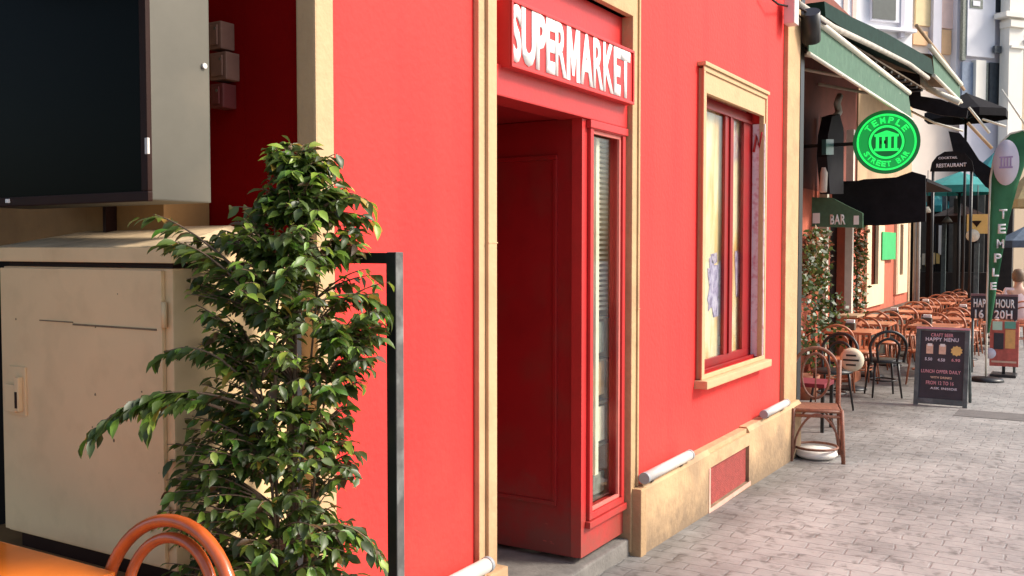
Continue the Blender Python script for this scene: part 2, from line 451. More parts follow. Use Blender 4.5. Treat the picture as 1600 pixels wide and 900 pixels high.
def text(name, body, m, parent, o, xd, ud, w, h, th=.004, off=0.0, group=None):
    """lettering fitted to width w and height h, lower left corner at o"""
    cu = bpy.data.curves.new(name, 'FONT'); cu.body = body; cu.size = 1; cu.space_character = 1.0 + off * 2.6; cu.offset = off; cu.resolution_u = 3
    tmp = bpy.data.objects.new('tmp', cu); C.objects.link(tmp)
    dg = bpy.context.evaluated_depsgraph_get(); dg.update()
    me = bpy.data.meshes.new_from_object(tmp.evaluated_get(dg))
    bpy.data.objects.remove(tmp); bpy.data.curves.remove(cu)
    mb = MB(); mb.b.from_mesh(me); bpy.data.meshes.remove(me)
    vs = mb.b.verts
    ax, bx = min(v.co.x for v in vs), max(v.co.x for v in vs)
    ay, by = min(v.co.y for v in vs), max(v.co.y for v in vs)
    xd = Vector(xd).normalized(); ud = Vector(ud).normalized(); nd = xd.cross(ud)
    g = bmesh.ops.extrude_face_region(mb.b, geom=mb.b.faces[:])
    ex = [e for e in g['geom'] if isinstance(e, bmesh.types.BMVert)]
    base = Vector(o)
    exs = set(ex)
    for v in list(mb.b.verts):
        k = th if v in exs else 0
        v.co = base + xd * ((v.co.x - ax) / (bx - ax) * w) + ud * ((v.co.y - ay) / (by - ay) * h) + nd * k
    bmesh.ops.recalc_face_normals(mb.b, faces=mb.b.faces[:])
    return obj(name, mb, m, parent)


def off_(c, off): return off * (.6 if c in 'RK' else 1)


def text_row(body, m, parent, o, xd, ud, w, h, th, off):
    ws = []
    for c in body:
        cu = bpy.data.curves.new('t', 'FONT'); cu.body = c; cu.size = 1; cu.offset = off_(c, off)
        tmp = bpy.data.objects.new('tmp', cu); C.objects.link(tmp)
        dg = bpy.context.evaluated_depsgraph_get(); dg.update()
        ws.append(tmp.evaluated_get(dg).dimensions.x); bpy.data.objects.remove(tmp); bpy.data.curves.remove(cu)
    gap = .012; tot = sum(ws) + gap * (len(ws) - 1); x = 0; xv = Vector(xd).normalized()
    for c, wd in zip(body, ws):
        if c == 'M':
            oo = Vector(o) + xv * (x / tot * w); uv = Vector(ud).normalized(); lw_ = wd / tot * w
            P = [(0, 0), (0, 1), (.30, 1), (.5, .5), (.70, 1), (1, 1), (1, 0), (.75, 0), (.75, .58), (.57, .10), (.43, .10), (.25, .58), (.25, 0)]
            mb = MB().slab([oo + xv * (u * lw_) + uv * (v * h) for u, v in P][::-1], xv.cross(uv), th)
            bmesh.ops.recalc_face_normals(mb.b, faces=mb.b.faces[:])
            obj('letter', mb, m, parent); x += wd + gap; continue
        text('letter', c, m, parent, Vector(o) + xv * (x / tot * w), xd, ud, wd / tot * w, h, th, off_(c, off))
        x += wd + gap


# ============================================================ SETTING
g = MB()
xs = [-14, -5, 0, 3, 6, 9, 12, 40, 120]
for a, b in zip(xs, xs[1:]):
    g.quad((a, -60, gz(a)), (b, -60, gz(b)), (b, 60, gz(b)), (a, 60, gz(a)))
bmesh.ops.remove_doubles(g.b, verts=g.b.verts, dist=1e-4)
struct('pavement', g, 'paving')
# darker drain strip across the street
p0 = onZ(1492, 640, gz(11) + .004); p1 = onZ(1640, 660, gz(11) + .004)
g = MB(); X0 = 11.0
g.quad((X0, -3.5, gz(X0) + .004), (X0 + .55, -3.5, gz(X0 + .55) + .004), (X0 + .55, -.88, gz(X0 + .55) + .004), (X0, -.88, gz(X0) + .004))
M['strip'] = mat('dark granite strip', (.13, .12, .115), .7, .2, 8, .2)
struct('paving_strip', g, 'strip')

# ============================================================ RED BUILDING
RB = thing('red_building', 'bright red plastered shop building with cream stone trim, doorway and one tall window', 'building', (2.25, 0, 0))
def xf(px, y=0): return onY(px, 388, y).x
dA = xf(740, .0); dB = xf(760, -.03); dC = xf(777, -.04)      # left jamb of the surround
eA = xf(976, .01); eB = eA + .06; eC = xf(1001, -.045)    # right jamb
XE = xf(1228, -.035)
XZ = xf(1247, -.035)
door = (dC - .02, eA + .01, -.3, 2.79)
wa, wb_ = xf(1088, .0), xf(1198, -.045)
wi, wj = xf(1103, -.035), xf(1192, -.035)
win = (wi - .02, wj + .02, .80, 2.62)
vent = (xf(1113, -.075), xf(1174, -.075), -.02, .235)
obj('facade_wall', MB().wall(2.26, XE, -.3, 8.0, 0, .30, [door, win]), 'red', RB)
obj('side_wall', MB().box(2.25, 2.55, .30, 9, -.3, 8.0), 'red_shaded', RB)
obj('side_wall', MB().box(2.25, 2.259, .062, .299, -.3, 8.0), 'red_shaded', RB)
obj('side_wall', MB().box(XZ - .3, XZ, .31, 9, -.3, 8.0), 'beige', RB)
obj('roof', MB().box(2.2, XZ + .1, -.1, 9.1, 8.0, 8.15), 'stone', RB)
mb = MB().box(2.235, 2.318, -.02, .06, 0, 8.0, .008)
obj('corner_trim', mb, 'stone_light', RB)
obj('end_pilaster', MB().box(XE, XZ, -.035, .30, .36, 8.0, .008), 'stone', RB)
def plinth(x0, x1, z1, z0=-.3):
    mb = MB().hexa([(x0, -.075, z0), (x1, -.075, z0), (x1, 0, z0), (x0, 0, z0), (x0, -.075, z1 - .03), (x1, -.075, z1 - .03), (x1, 0, z1 - .03), (x0, 0, z1 - .03)])
    mb.hexa([(x0, -.075, z1 - .0299), (x1, -.075, z1 - .0299), (x1, 0, z1 - .0299), (x0, 0, z1 - .0299),
             (x0, -.055, z1), (x1, -.055, z1), (x1, 0, z1), (x0, 0, z1)])
    return obj('plinth', mb, 'stone_base', RB)
plinth(2.33, dA - .01, .33); plinth(eC + .012, vent[0], .35); plinth(vent[1], XZ + .01, .36)
mb = MB()
mb.box(vent[0], vent[1], -.075, 0, vent[3], .32); mb.box(vent[0], vent[1], -.055, 0, .32, .35)
obj('vent_lintel', mb, 'stone_base', RB)
obj('vent_sill', MB().box(vent[0], vent[1], -.075, 0, -.3, vent[2]), 'stone_base', RB)
# door surround
mb = MB()
mb.box(dA, dB, -.025, .0, .32, 2.95, .006)
mb.box(dB, dC, -.040, .25, .32, 2.95, .008)
mb.box(dA - .01, dC + .02, -.08, .0, -.2, .318, .01)
for z in (1.62,): mb.box(dB - .002, dC + .002, -.0415, -.035, z, z + .005)
obj('door_surround', mb, 'stone_light', RB)
mb = MB()
mb.box(eA, eB, -.032, .25, .0, 2.95, .006)
mb.box(eB, eC, -.042, .0, .34, 2.95, .008)
mb.box(eA + .015, eC + .01, -.085, .0, -.2, .338, .01)
for z in (1.28,): mb.box(eB - .002, eC + .002, -.0435, -.037, z, z + .005)
obj('door_surround', mb, 'stone', RB)
mb = MB()
mb.box(dC + .001, eA - .001, -.035, .25, 2.79, 2.95, .006)
mb.box(dA, eC + .003, -.065, .0, 2.951, 3.02, .01)
mb.box(dA - .03, eC + .03, -.095, .0, 3.021, 3.08, .01)
obj('door_surround', mb, 'stone', RB)
# fascia and lintel
obj('fascia', MB().box(dC + .001, eA - .001, .03, .10, 2.30, 2.79), 'red_wood', RB)
obj('lintel', MB().box(dC + .001, eA - .001, -.005, .14, 2.218, 2.345, .006), 'red_wood', RB)
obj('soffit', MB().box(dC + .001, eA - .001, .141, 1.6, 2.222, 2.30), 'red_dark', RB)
# threshold
obj('threshold', MB().box(dC + .021, eA + .029, -.02, 1.6, -.2, .07, .012), mat('dirty step stone', (.17, .155, .14), .8, .3, 8, .3), RB)
# door leaf folded against the right jamb
dl = obj('door', MB().box(4.11, 4.16, .035, .66, .095, 2.22, .004), 'red_dark', RB)
mb = MB()
def ring(mb, x, y0, y1, z0, z1, wd, dp, bev=.004):
    mb.box(x - dp, x, y0, y1, z0, z0 + wd, bev); mb.box(x - dp, x, y0, y1, z1 - wd, z1, bev)
    mb.box(x - dp, x, y0, y0 + wd, z0 + wd, z1 - wd, bev); mb.box(x - dp, x, y1 - wd, y1, z0 + wd, z1 - wd, bev)
ring(mb, 4.11, .145, .56, .34, 2.05, .022, .014)
obj('door_moulding', mb, 'red_dark', dl)
obj('door_panel', MB().box(4.103, 4.112, .167, .538, .362, 2.028, .002), 'red_dark', dl)
obj('keyhole', MB().box(4.104, 4.109, .60, .615, 1.08, 1.2, .002), 'steel', dl)
M['scuff'] = mat('scuffed paint', (.30, .06, .05), .7, .3, 30)
rs_ = random.Random(4); mb = MB()
for k in range(7):
    y_, z_ = rs_.uniform(.08, .6), rs_.uniform(.13, .33); l_ = rs_.uniform(.01, .04)
    mb.slab([(4.1095, y_, z_), (4.1095, y_ + l_, z_ + .002), (4.1095, y_ + l_ * .8, z_ + .007), (4.1095, y_ + .003, z_ + .006)][::-1], (-1, 0, 0), .0006)
obj('scuff_marks', mb, 'scuff', dl)
# second leaf deeper inside, ajar, and inner dark lobby
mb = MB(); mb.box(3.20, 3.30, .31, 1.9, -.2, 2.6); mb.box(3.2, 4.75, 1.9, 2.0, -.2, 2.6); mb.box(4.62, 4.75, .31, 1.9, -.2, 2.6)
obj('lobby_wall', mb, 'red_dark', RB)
d2 = obj('door', MB().hexa([(4.12, .72, .095), (4.16, .72, .095), (4.16, 1.35, .095), (4.12, 1.35, .095),
                            (4.12, .72, 2.2), (4.16, .72, 2.2), (4.16, 1.35, 2.2), (4.12, 1.35, 2.2)]), 'red_dark', RB)
obj('hinge', MB().tube([(4.105, .69, .30), (4.105, .69, .42)], .012), 'steel', d2)
obj('hinge', MB().tube([(4.105, .69, 1.75), (4.105, .69, 1.87)], .012), 'steel', d2)
# sidelight
M['rim_pale'] = mat('faded red bead', (.62, .16, .13), .5, .1, 20)
sl = obj('sidelight', MB().wall(4.107, 4.594, .10, 2.222, 0.012, .055, [(4.20, 4.535, .31, 2.17)]), 'red_wood', RB)
mb = MB()
def ringY(mb, y, x0, x1, z0, z1, wd, dp, bev=.003):
    mb.box(x0, x1, y - dp, y, z0, z0 + wd, bev); mb.box(x0, x1, y - dp, y, z1 - wd, z1, bev)
    mb.box(x0, x0 + wd, y - dp, y, z0 + wd, z1 - wd, bev); mb.box(x1 - wd, x1, y - dp, y, z0 + wd, z1 - wd, bev)
ringY(mb, .012, 4.165, 4.57, .272, 2.205, .032, .018)
mb.box(4.15, 4.585, -.016, .012, .235, .268, .004)
mb.box(4.15, 4.585, -.014, .012, 2.178, 2.215, .004)
obj('moulding', mb, 'red_wood', sl)
obj('glazing_bead', (lambda q: (ringY(q, .02, 4.198, 4.537, .306, 2.174, .018, .014), q)[1])(MB()), 'rim_pale', sl)
obj('pane', MB().box(4.20, 4.535, .036, .042, .31, 2.17), 'glass', sl)
# goods seen through the sidelight
mb = MB()
for i in range(34): mb.box(4.19, eA - .01, .10, .13, 1.28 + i * .0265, 1.292 + i * .0265)
obj('slatted_blind', mb, 'goods_w', sl)
obj('backing', MB().box(4.17, eA - .002, .19, .20, .30, 2.2), 'goods_b', sl)
obj('light_strip', MB().box(4.35, 4.385, .055, .075, .45, 2.15), 'goods_w', sl)
for k, (z0, z1, a, b, mm_) in enumerate([(1.05, 1.24, 4.22, 4.33, 'goods_b'), (1.06, 1.22, 4.40, 4.52, 'goods_g'), (.82, 1.0, 4.21, 4.34, 'goods_y'),
                                         (.84, 1.02, 4.40, 4.53, 'goods_b'), (.62, .80, 4.2, 4.34, 'goods_w'), (.60, .78, 4.39, 4.53, 'goods_w'),
                                         (.33, .58, 4.21, 4.26, 'goods_b'), (.33, .57, 4.275, 4.33, 'goods_y'), (.33, .44, 4.4, 4.53, 'goods_g')]):
    obj('goods', MB().box(a, b, .09, .16, z0, z1, .006), mm_, sl)
for z in (.32, .59, .81, 1.03, 1.25): obj('shelf', MB().box(4.18, eA - .005, .078, .185, z - .012, z - .001), 'steel', sl)

# window
wn = obj('window', MB().wall(wa + .02, wb_ - .03, 0.79, 2.70, -.032, .032, [(wi, wj, .791, 2.555)]), 'stone_light', RB)
mb = MB()
ringY(mb, -.0321, wa, wb_, .788, 2.71, .03, .010, .005)
mb.box(wa - .01, wb_ + .01, -.055, -.0, 2.711, 2.735, .005)
obj('frame', mb, 'stone_light', wn)
obj('sill', MB().box(wa - .02, wb_ + .03, -.085, .17, .735, .787, .012), 'stone_light', wn)
mb = MB(); Yg = .07
Ya0, Yb0 = Yg - .012, Yg + .010
mb.box(5.70, wj + .02, Ya0, Yb0, 2.51, 2.57, .003)
mb.box(5.70, wj + .02, Ya0, Yb0, .80, .875, .003)
a = onY(1132, 400, Ya0).x; b = onY(1145, 400, Ya0).x; c = onY(1161, 400, Ya0).x
mb.box(a, b, Ya0 + .0005, Yb0, .876, 2.509, .003)
mb.box((a + b) / 2 - .012, (a + b) / 2 + .012, Ya0 - .012, Ya0, .876, 2.509, .003)
mb.box(c, wj + .02, Ya0 + .0005, Yb0, .876, 2.509, .003)
mb.box(5.70, 5.74, Ya0 + .0005, Yb0, .876, 2.509, .003)
mb.box(5.70, wj, .045, .057, 2.495, 2.515, .002)
mb.box(5.70, wj, .02, .04, .80, .825, .003)
obj('casement', mb, 'red_dark', wn)
obj('pane', MB().box(5.74, a, Yg + .001, Yg + .005, .876, 2.509), 'glass', wn)
obj('pane', MB().box(b, c, Yg + .001, Yg + .005, .876, 2.509), 'glass', wn)
obj('reveal_sticker', MB().box(wj + .005, wj + .019, -.04, .05, .81, 2.5), 'sticker', wn)
mb = MB()
mb.tube([(wj + .003, .04, 2.30), (wj + .003, .02, 2.42), (wj + .003, .0, 2.33), (wj + .003, -.02, 2.44)], .010, 6)
obj('sticker_mark', mb, 'red_wood', wn)
obj('backing', MB().box(5.7, wj + .01, .10, .11, .79, 2.6), 'poster', wn)  # backing carries the painted glass reflection
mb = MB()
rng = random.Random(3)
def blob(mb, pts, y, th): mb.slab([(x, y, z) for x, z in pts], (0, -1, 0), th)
def reflect_shape(px0, px1, y0_, y1_, seed, n=26):
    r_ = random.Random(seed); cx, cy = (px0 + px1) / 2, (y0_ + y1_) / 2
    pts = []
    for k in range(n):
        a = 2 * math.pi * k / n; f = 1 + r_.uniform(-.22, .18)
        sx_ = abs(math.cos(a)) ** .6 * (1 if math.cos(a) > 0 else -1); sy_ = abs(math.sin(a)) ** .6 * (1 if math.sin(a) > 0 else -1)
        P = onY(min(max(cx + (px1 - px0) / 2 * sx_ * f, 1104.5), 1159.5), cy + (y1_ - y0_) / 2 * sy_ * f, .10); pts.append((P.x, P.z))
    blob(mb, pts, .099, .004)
reflect_shape(1105, 1131, 405, 492, 1); reflect_shape(1148, 1160, 388, 466, 2); reflect_shape(1110, 1120, 395, 412, 3, 12)
obj('reflection_patches', mb, 'reflect_shape', wn)  # mauve patches of the painted reflection
obj('small_item', MB().box(onY(1116, 400, .13).x, onY(1121, 400, .13).x, .085, .097, .93, 1.0, .003), 'goods_g', wn)
# vent grille
mb = MB().box(vent[0], vent[1], -.05, -.03, vent[2], vent[3])
n = 22
for i in range(n):
    z = vent[2] + .008 + i * (vent[3] - vent[2] - .016) / n
    mb.box(vent[0] + .008, vent[1] - .008, -.054, -.05, z, z + .006)
obj('vent_grille', mb, 'grate', RB)
mb = MB(); mb.box(vent[0] - .03, vent[1] + .03, -.079, -.0755, vent[2] - .03, vent[2], .001)
mb.box(vent[0] - .028, vent[0], -.0785, -.0755, vent[2], vent[3]); 
M['rim'] = mat('faded pink rim', (.62, .34, .26), .7, .2)
obj('vent_rim', mb, 'rim', RB)
M['strip'].node_tree.nodes['Principled BSDF'].inputs['Roughness'].default_value = .8

# sign
SX0, SX1 = xf(785, -.01), xf(988, -.048)
SZ0 = onY(985, 163, -.048).z; SZ1 = onY(985, 78, -.048).z
SG = thing('shop_sign', 'red sign board with white capital letters SUPERMARKET above the doorway', 'sign', (4.0, 0, 2.35))
obj('board', MB().box(SX0, SX1, -.048, .028, SZ0, SZ1, .004), 'red_board', SG)
mb = MB(); ringY(mb, -.0485, SX0, SX1, SZ0, SZ1, .014, .008, .003)
obj('rim', mb, 'red_board', SG)
text_row('SUPERMARKET', M['white'], SG, (xf(799, -.05), -.0485, SZ0 + .022), (1, 0, 0), (0, 0, 1), xf(983, -.05) - xf(799, -.05), SZ1 - SZ0 - .036, .003, .045)

# tube lights on the plinth
def tube_light(x0, x1, z, lab):
    t = thing('wall_washer_lamp', lab, 'lamp', ((x0 + x1) / 2, -.06, z), 0, 'white tube lamps along the plinth')
    mb = MB(); mb.tube([(x0, -.075, z + .03), (x1, -.075, z + .03)], .029, 14)
    obj('housing', mb, 'white_tube', t)
    for a, b in ((x0 - .025, x0 - .001), (x1 + .001, x1 + .02)):
        obj('end_cap', MB().tube([(a, -.075, z + .03), (b, -.075, z + .03)], .031, 14), 'grey_cap', t)
    for x in (x0 + .1, x1 - .1):
        obj('bracket', MB().box(x - .012, x + .012, -.075, -.0, z - .015, z - .006), 'steel', t)
tube_light(2.45, dA - .03, .335, 'white tube lamp low on red wall left of the doorway')
tube_light(xf(1018, -.1), xf(1085, -.1), .355, 'white tube lamp on cream plinth just right of the doorway')
tube_light(xf(1203, -.1), xf(1236, -.1), .37, 'white tube lamp on cream plinth beside the brown rattan chair')

M['jb_red'] = mat('dull maroon box', (.13, .02, .018), .6, .2)
# junction boxes on the shaded red side wall
for (ax, ay, bx, by, lab, mm_) in ((328, 36, 349, 76, 'small grey brown junction box, topmost on shaded red wall', 'grey_tin'),
                                   (331, 84, 357, 124, 'wide grey brown junction box, middle one on shaded red wall', 'grey_tin'),
                                   (332, 132, 352, 168, 'small dark red junction box, lowest on shaded red wall', 'jb_red')):
    p = onX(ax, ay, 2.2); q = onX(bx, by, 2.2)
    t = thing('junction_box', lab, 'junction box', (2.25, (p.y + q.y) / 2, q.z), 0, 'junction boxes on the shaded red wall')
    obj('case', MB().box(2.19, 2.249, q.y, p.y, q.z, p.z, .006), mm_, t)
    obj('cover', MB().box(2.183, 2.1895, q.y + .012, p.y - .012, q.z + .012, p.z - .012, .003), mm_, t)
    obj('screw', MB().tube([(2.181, q.y + .02, p.z - .025), (2.185, q.y + .02, p.z - .025)], .005, 8), 'steel', t)

# ============================================================ LEFT: KIOSK, SCREEN, CABINET
KB = thing('kiosk', 'ochre walled kiosk with dark opening beside the shaded red wall', 'kiosk', (2.1, 1.5, 0))
e = .468
obj('wall', MB().box(2.06, 2.245, e, .70, 0, 2.9), 'ochre', KB)
obj('wall', MB().box(2.06, 2.245, .72, .86, 0, 2.9), 'ochre', KB)
obj('shopfront', MB().box(2.13, 2.245, .861, 3.4, 0, 1.6), 'void', KB)
obj('wall', MB().box(2.06, 2.245, .861, 3.4, 1.601, 2.9), 'ochre', KB)
obj('post', MB().box(2.02, 2.10, .702, .718, 0, 2.9), 'bezel', KB)
# unseen canopy added overhead to keep skylight off the kiosk and side wall
obj('canopy', MB().hexa([(-.2, .25, 2.95), (2.24, .25, 2.95), (2.24, 3.4, 3.15), (-.2, 3.4, 3.15),
                         (-.2, .25, 2.99), (2.24, .25, 2.99), (2.24, 3.4, 3.19), (-.2, 3.4, 3.19)]), 'black_fab', KB)
obj('side_wall', MB().box(.4, 2.24, 3.41, 3.5, 0, 3.15), 'ochre', KB)

# masonry base under the cabinet
bs = MB().box(1.70, 2.245, .03, 1.1, -.1, .66, .01)
mb = bs
tag(obj('masonry_base', mb, 'ochre'), 'low ochre masonry base carrying the tan metal cabinet', 'base')

CB = thing('electrical_cabinet', 'weathered tan metal utility cabinet with latch behind the potted ficus', 'cabinet', (2.0, .45, .66))
X1, X2, Ya, Yb = 1.75, 2.20, .055, .835
obj('body', MB().box(X1, X2, Ya, Yb, .715, 1.545, .006), 'cab', CB)
obj('foot', MB().box(X1 + .03, X2, Ya + .02, Yb - .02, .66, .714), 'bezel', CB)
# door: separate skin proud of the body
dr = obj('door', MB().box(X1 - .014, X1 - .001, Ya + .03, Yb - .004, .725, 1.54, .003), 'cab', CB)
lt = MB()
py, pz = onX(40, 610, X1).y, onX(40, 610, X1).z
lt.box(X1 - .02, X1 - .014, py - .03, py + .055, pz - .075, pz + .075, .002)
lt.box(X1 - .032, X1 - .02, py + .005, py + .06, pz - .065, pz + .02, .004)
lt.box(X1 - .036, X1 - .02, py - .018, py + .004, pz - .06, pz + .045, .004)
obj('latch', lt, 'cab', dr)
obj('lock_slot', MB().box(X1 - .038, X1 - .036, py - .012, py - .002, pz - .05, pz + .0), 'bezel', dr)
# scratched horizontal crease
mb = MB(); mb.box(X1 - .0165, X1 - .014, Ya + .05, .47, 1.376, 1.381); mb.box(X1 - .0165, X1 - .014, .47, .63, 1.383, 1.386)
M['scr'] = mat('scratched brown', (.17, .115, .06), .7, .3, 30)
obj('scratch', mb, 'scr', dr)
rs = random.Random(8)
mb = MB()
for k in range(8):
    y_, z_ = rs.uniform(Ya + .06, Yb - .05), rs.uniform(.75, 1.5); r_ = rs.uniform(.0015, .005)
    n_ = 7; mb.slab([(X1 - .0145, y_ + r_ * rs.uniform(.6, 1.2) * math.cos(2 * math.pi * k2 / n_), z_ + r_ * rs.uniform(.6, 1.4) * math.sin(2 * math.pi * k2 / n_)) for k2 in range(n_)][::-1], (-1, 0, 0), .0006)
obj('paint_chips', mb, 'scr', dr)
for z_ in (.86, 1.42): obj('hinge', MB().tube([(X1 - .012, Ya + .022, z_ - .035), (X1 - .012, Ya + .022, z_ + .035)], .008, 8), 'cab', dr)
# seam, lid
obj('gap', MB().box(X1 + .012, X2 - .01, Ya + .012, Yb - .012, 1.546, 1.559), 'bezel', CB)
lx0, lx1, ly0, ly1 = X1 - .02, X2 + .03, Ya - .02, Yb + .03
obj('lid', MB().box(lx0, lx1, ly0, ly1, 1.56, 1.603, .004), 'cab', CB)
mb = MB()
zb, zt = 1.604, 1.672
ry = .33
mb.b.verts.ensure_lookup_table()
A = [(lx0 + .004, ly0 + .004, zb), (lx1 - .004, ly0 + .004, zb), (lx1 - .004, ly1 - .004, zb), (lx0 + .004, ly1 - .004, zb)]
T1, T2 = (lx1 - .09, ly0 + .22, zt), (lx1 - .09, ly1 - .01, zt)
V = [mb.b.verts.new(p) for p in A + [T1, T2]]
for f in ((0, 1, 4), (1, 2, 5, 4), (2, 3, 5), (3, 0, 4, 5), (3, 2, 1, 0)): mb.b.faces.new([V[i] for i in f])
obj('lid_top', mb, 'cab_top', CB)

# screen box
SB = thing('screen_housing', 'dark glass screen in a grey steel housing above the tan cabinet', 'screen', (1.9, .5, 1.73))
bx0, bx1 = 1.75, 1.955
by0, by1 = .132, 1.0
obj('housing', MB().box(bx0, bx1, by0, by1, 1.732, 2.85, .004), 'steel', SB)
mb = MB(); ring(mb, bx0, by0 - .002, by1, 1.728, 2.85, .028, .016)
obj('bezel', mb, 'bezel', SB)
obj('glass', MB().box(bx0 - .008, bx0 - .001, by0 + .026, by1 - .028, 1.756, 2.82), 'screen', SB)
q = onX(230, 228, bx0 - .02)
obj('hinge', MB().box(bx0 - .024, bx0 - .016, q.y - .006, q.y + .006, q.z - .022, q.z + .022, .002), 'white_tube', SB)
q = onX(12, 314, bx0 - .02)
obj('lamp_bead', MB().box(bx0 - .024, bx0 - .016, q.y - .007, q.y + .007, q.z - .006, q.z + .006, .002), 'white', SB)
q = onY(320, 103, by0 - .006)
obj('rivet', MB().tube([(q.x, by0 - .008, q.z), (q.x, by0, q.z)], .008, 10), 'white_tube', SB)

# ============================================================ FOREGROUND TABLE + CHAIR
zt = .79
c = onZ(60, 864, zt)
tb = thing('cafe_table', 'square orange topped cafe table at the front left corner', 'table', (c.x - .35, .15, gz(1)))
fx = onZ(0, 846, zt).x; fx2 = onZ(160, 886, zt).x
yr = onZ(175, 890, zt).y
fx = (fx + fx2) / 2
obj('tabletop', MB().box(fx - .68, fx, yr - .02, yr + .68, zt - .03, zt, .006), 'orange_top', tb)
obj('leg', MB().tube([(fx - .34, yr + .33, .1), (fx - .34, yr + .33, zt - .03)], .03), 'black', tb)
obj('base', MB().lathe((fx - .34, yr + .33, gz(1)), [(0, 0), (.22, 0), (.22, .02), (.05, .05), (.03, .12), (0, .12)]), 'black', tb)


def hoop(w, h, n=24, z0=0, lean=.0, x=0, wb=None):
    """arch of width w and height h in the local YZ plane, leaning back in -x"""
    pts = []
    wb = wb or w
    hs = h - w / 2 * .95
    for i in range(5): 
        z = hs * i / 5; pts.append((wb / 2 + (w - wb) / 2 * i / 5, z))
    for i in range(n + 1):
        a = math.pi * i / n
        pts.append((w / 2 * math.cos(a), hs + (h - hs) * math.sin(a)))
    for i in range(4, -1, -1):
        z = hs * i / 5; pts.append((-(wb / 2 + (w - wb) / 2 * i / 5), z))
    return [Vector((x - lean * z, y, z0 + z)) for y, z in pts]


def bentwood(label, m, loc, rz, hh=.88, w=.37, tr=.0145, group=None, seatm=None, seg=10, ihw=.62, ihh=.80):
    """chair facing local +x"""
    t = thing('bentwood_chair', label, 'chair', loc, rz, group)
    W = wmat(t)
    def o(n, mb, mm_=None):
        bmesh.ops.transform(mb.b, matrix=W, verts=mb.b.verts)
        return obj(n, mb, mm_ or m, t)
    sh = .45
    o('seat', MB().lathe((0, 0, 0), [(0, sh + .004), (.17, sh + .004), (.19, sh - .004), (.19, sh - .02), (0, sh - .02)], 24), seatm)
    circ = [(.2 * math.cos(a), .2 * math.sin(a), sh - .018) for a in [2 * math.pi * k / 24 for k in range(24)]]
    o('seat_rim', MB().tube(circ, .016, 8, closed=True))
    o('back_hoop', MB().tube(hoop(w, hh - sh + .02, 22, sh - .02, .16, -.17, w * .88), tr, seg))
    o('inner_hoop', MB().tube(hoop(w * ihw, (hh - sh) * ihh, 20, sh - .02, .16, -.175, w * .5), tr * .85, seg))
    circ = [(.15 * math.cos(a), .15 * math.sin(a), .2) for a in [2 * math.pi * k / 20 for k in range(20)]]
    o('leg_ring', MB().tube(circ, .010, 6, closed=True))
    for sx, sy in ((1, 1), (1, -1), (-1, 1), (-1, -1)):
        o('leg', MB().tube([(sx * .13, sy * .13, sh - .02), (sx * .145, sy * .145, .25), (sx * .18, sy * .17, 0)], .017, 8, r1=.011))
    return t


cc = at(276, 822, 2.36)
ch = bentwood('orange bentwood chair with double hoop back in front of the ficus', M['orange_wood'],
              (0, 0, 0), math.pi, .88, .465, .0165, seg=14, ihw=.66, ihh=.95)
# back hoop top sits at local (-.17-.16*.45, 0, .88); chair faces the camera side table
rzc = math.pi
top = Vector((-.17 - .16 * .45, 0, .88))
top.rotate(Matrix.Rotation(rzc, 3, 'Z'))
ch.location = (cc.x - top.x, cc.y - top.y, cc.z - .88 + .012)
ch.rotation_euler = (0, 0, rzc)

# ============================================================ METAL SCREEN FRAME
pp = at(617, 398, 2.62)
WS = thing('terrace_divider', 'black metal divider frame with worn post standing right of the ficus', 'divider frame', (pp.x, pp.y, gz(2)))
s_ = .0165
obj('post', MB().box(pp.x - s_, pp.x + s_, pp.y - s_, pp.y + s_, gz(2), 1.59, .003), 'black_worn_lit', WS)
obj('post', MB().box(pp.x - s_, pp.x + s_, pp.y + .36, pp.y + .36 + 2 * s_, gz(2), 1.555, .003), 'black', WS)
obj('top_rail', MB().box(pp.x - s_ * .9, pp.x + s_ * .9, pp.y + s_ + .001, pp.y + .44, 1.558, 1.588, .003), 'black', WS)
obj('bottom_rail', MB().box(pp.x - s_ * .9, pp.x + s_ * .9, pp.y + s_ + .001, pp.y + .358, .16, .19, .003), 'black', WS)
mb = MB().box(pp.x - s_ - .002, pp.x - s_ - .0005, pp.y - s_ + .001, pp.y + s_ - .001, gz(2), 1.588)
obj('post_shade_face', mb, 'black', WS)  # thin dark sheet, the post's unlit side painted on

# ============================================================ FICUS
P0 = at(448, 880, 2.60)
px_, py_ = P0.x, P0.y
FT = thing('potted_ficus', 'tall potted weeping ficus with glossy leaves in front of the tan cabinet', 'plant', (px_, py_, gz(2)))
zg = gz(2)
obj('pot', MB().lathe((px_, py_, zg), [(0, 0), (.13, 0), (.17, .28), (.185, .28), (.185, .32), (.165, .32), (.16, .27), (0, .27)], 28), 'pot', FT)
obj('soil', MB().lathe((px_, py_, zg), [(0, .275), (.159, .275), (.159, .285), (0, .29)], 20), 'soil', FT)
rng = random.Random(11)
tr_ = MB(); tips = []
def bez(a, b, c, n):
    return [a * (1 - t) ** 2 + b * 2 * t * (1 - t) + c * t * t for t in [i / n for i in range(n + 1)]]
stems = []
for k, (px, py, dd) in enumerate([(455, 235, 0.0), (430, 420, -.05), (500, 420, .05), (400, 560, -.08), (515, 560, .0)]):
    base = Vector((px_ + rng.uniform(-.03, .03), py_ + rng.uniform(-.03, .03), zg + .28))
    end = at(px, py, 2.6 + dd)
    midp = (base + end) / 2 + Vector((rng.uniform(-.05, .05), rng.uniform(-.05, .05), .05))
    pts = bez(base, midp, end, 14)
    stems.append(pts); tr_.tube(pts, .008 if k else .012, 8, r1=.002)
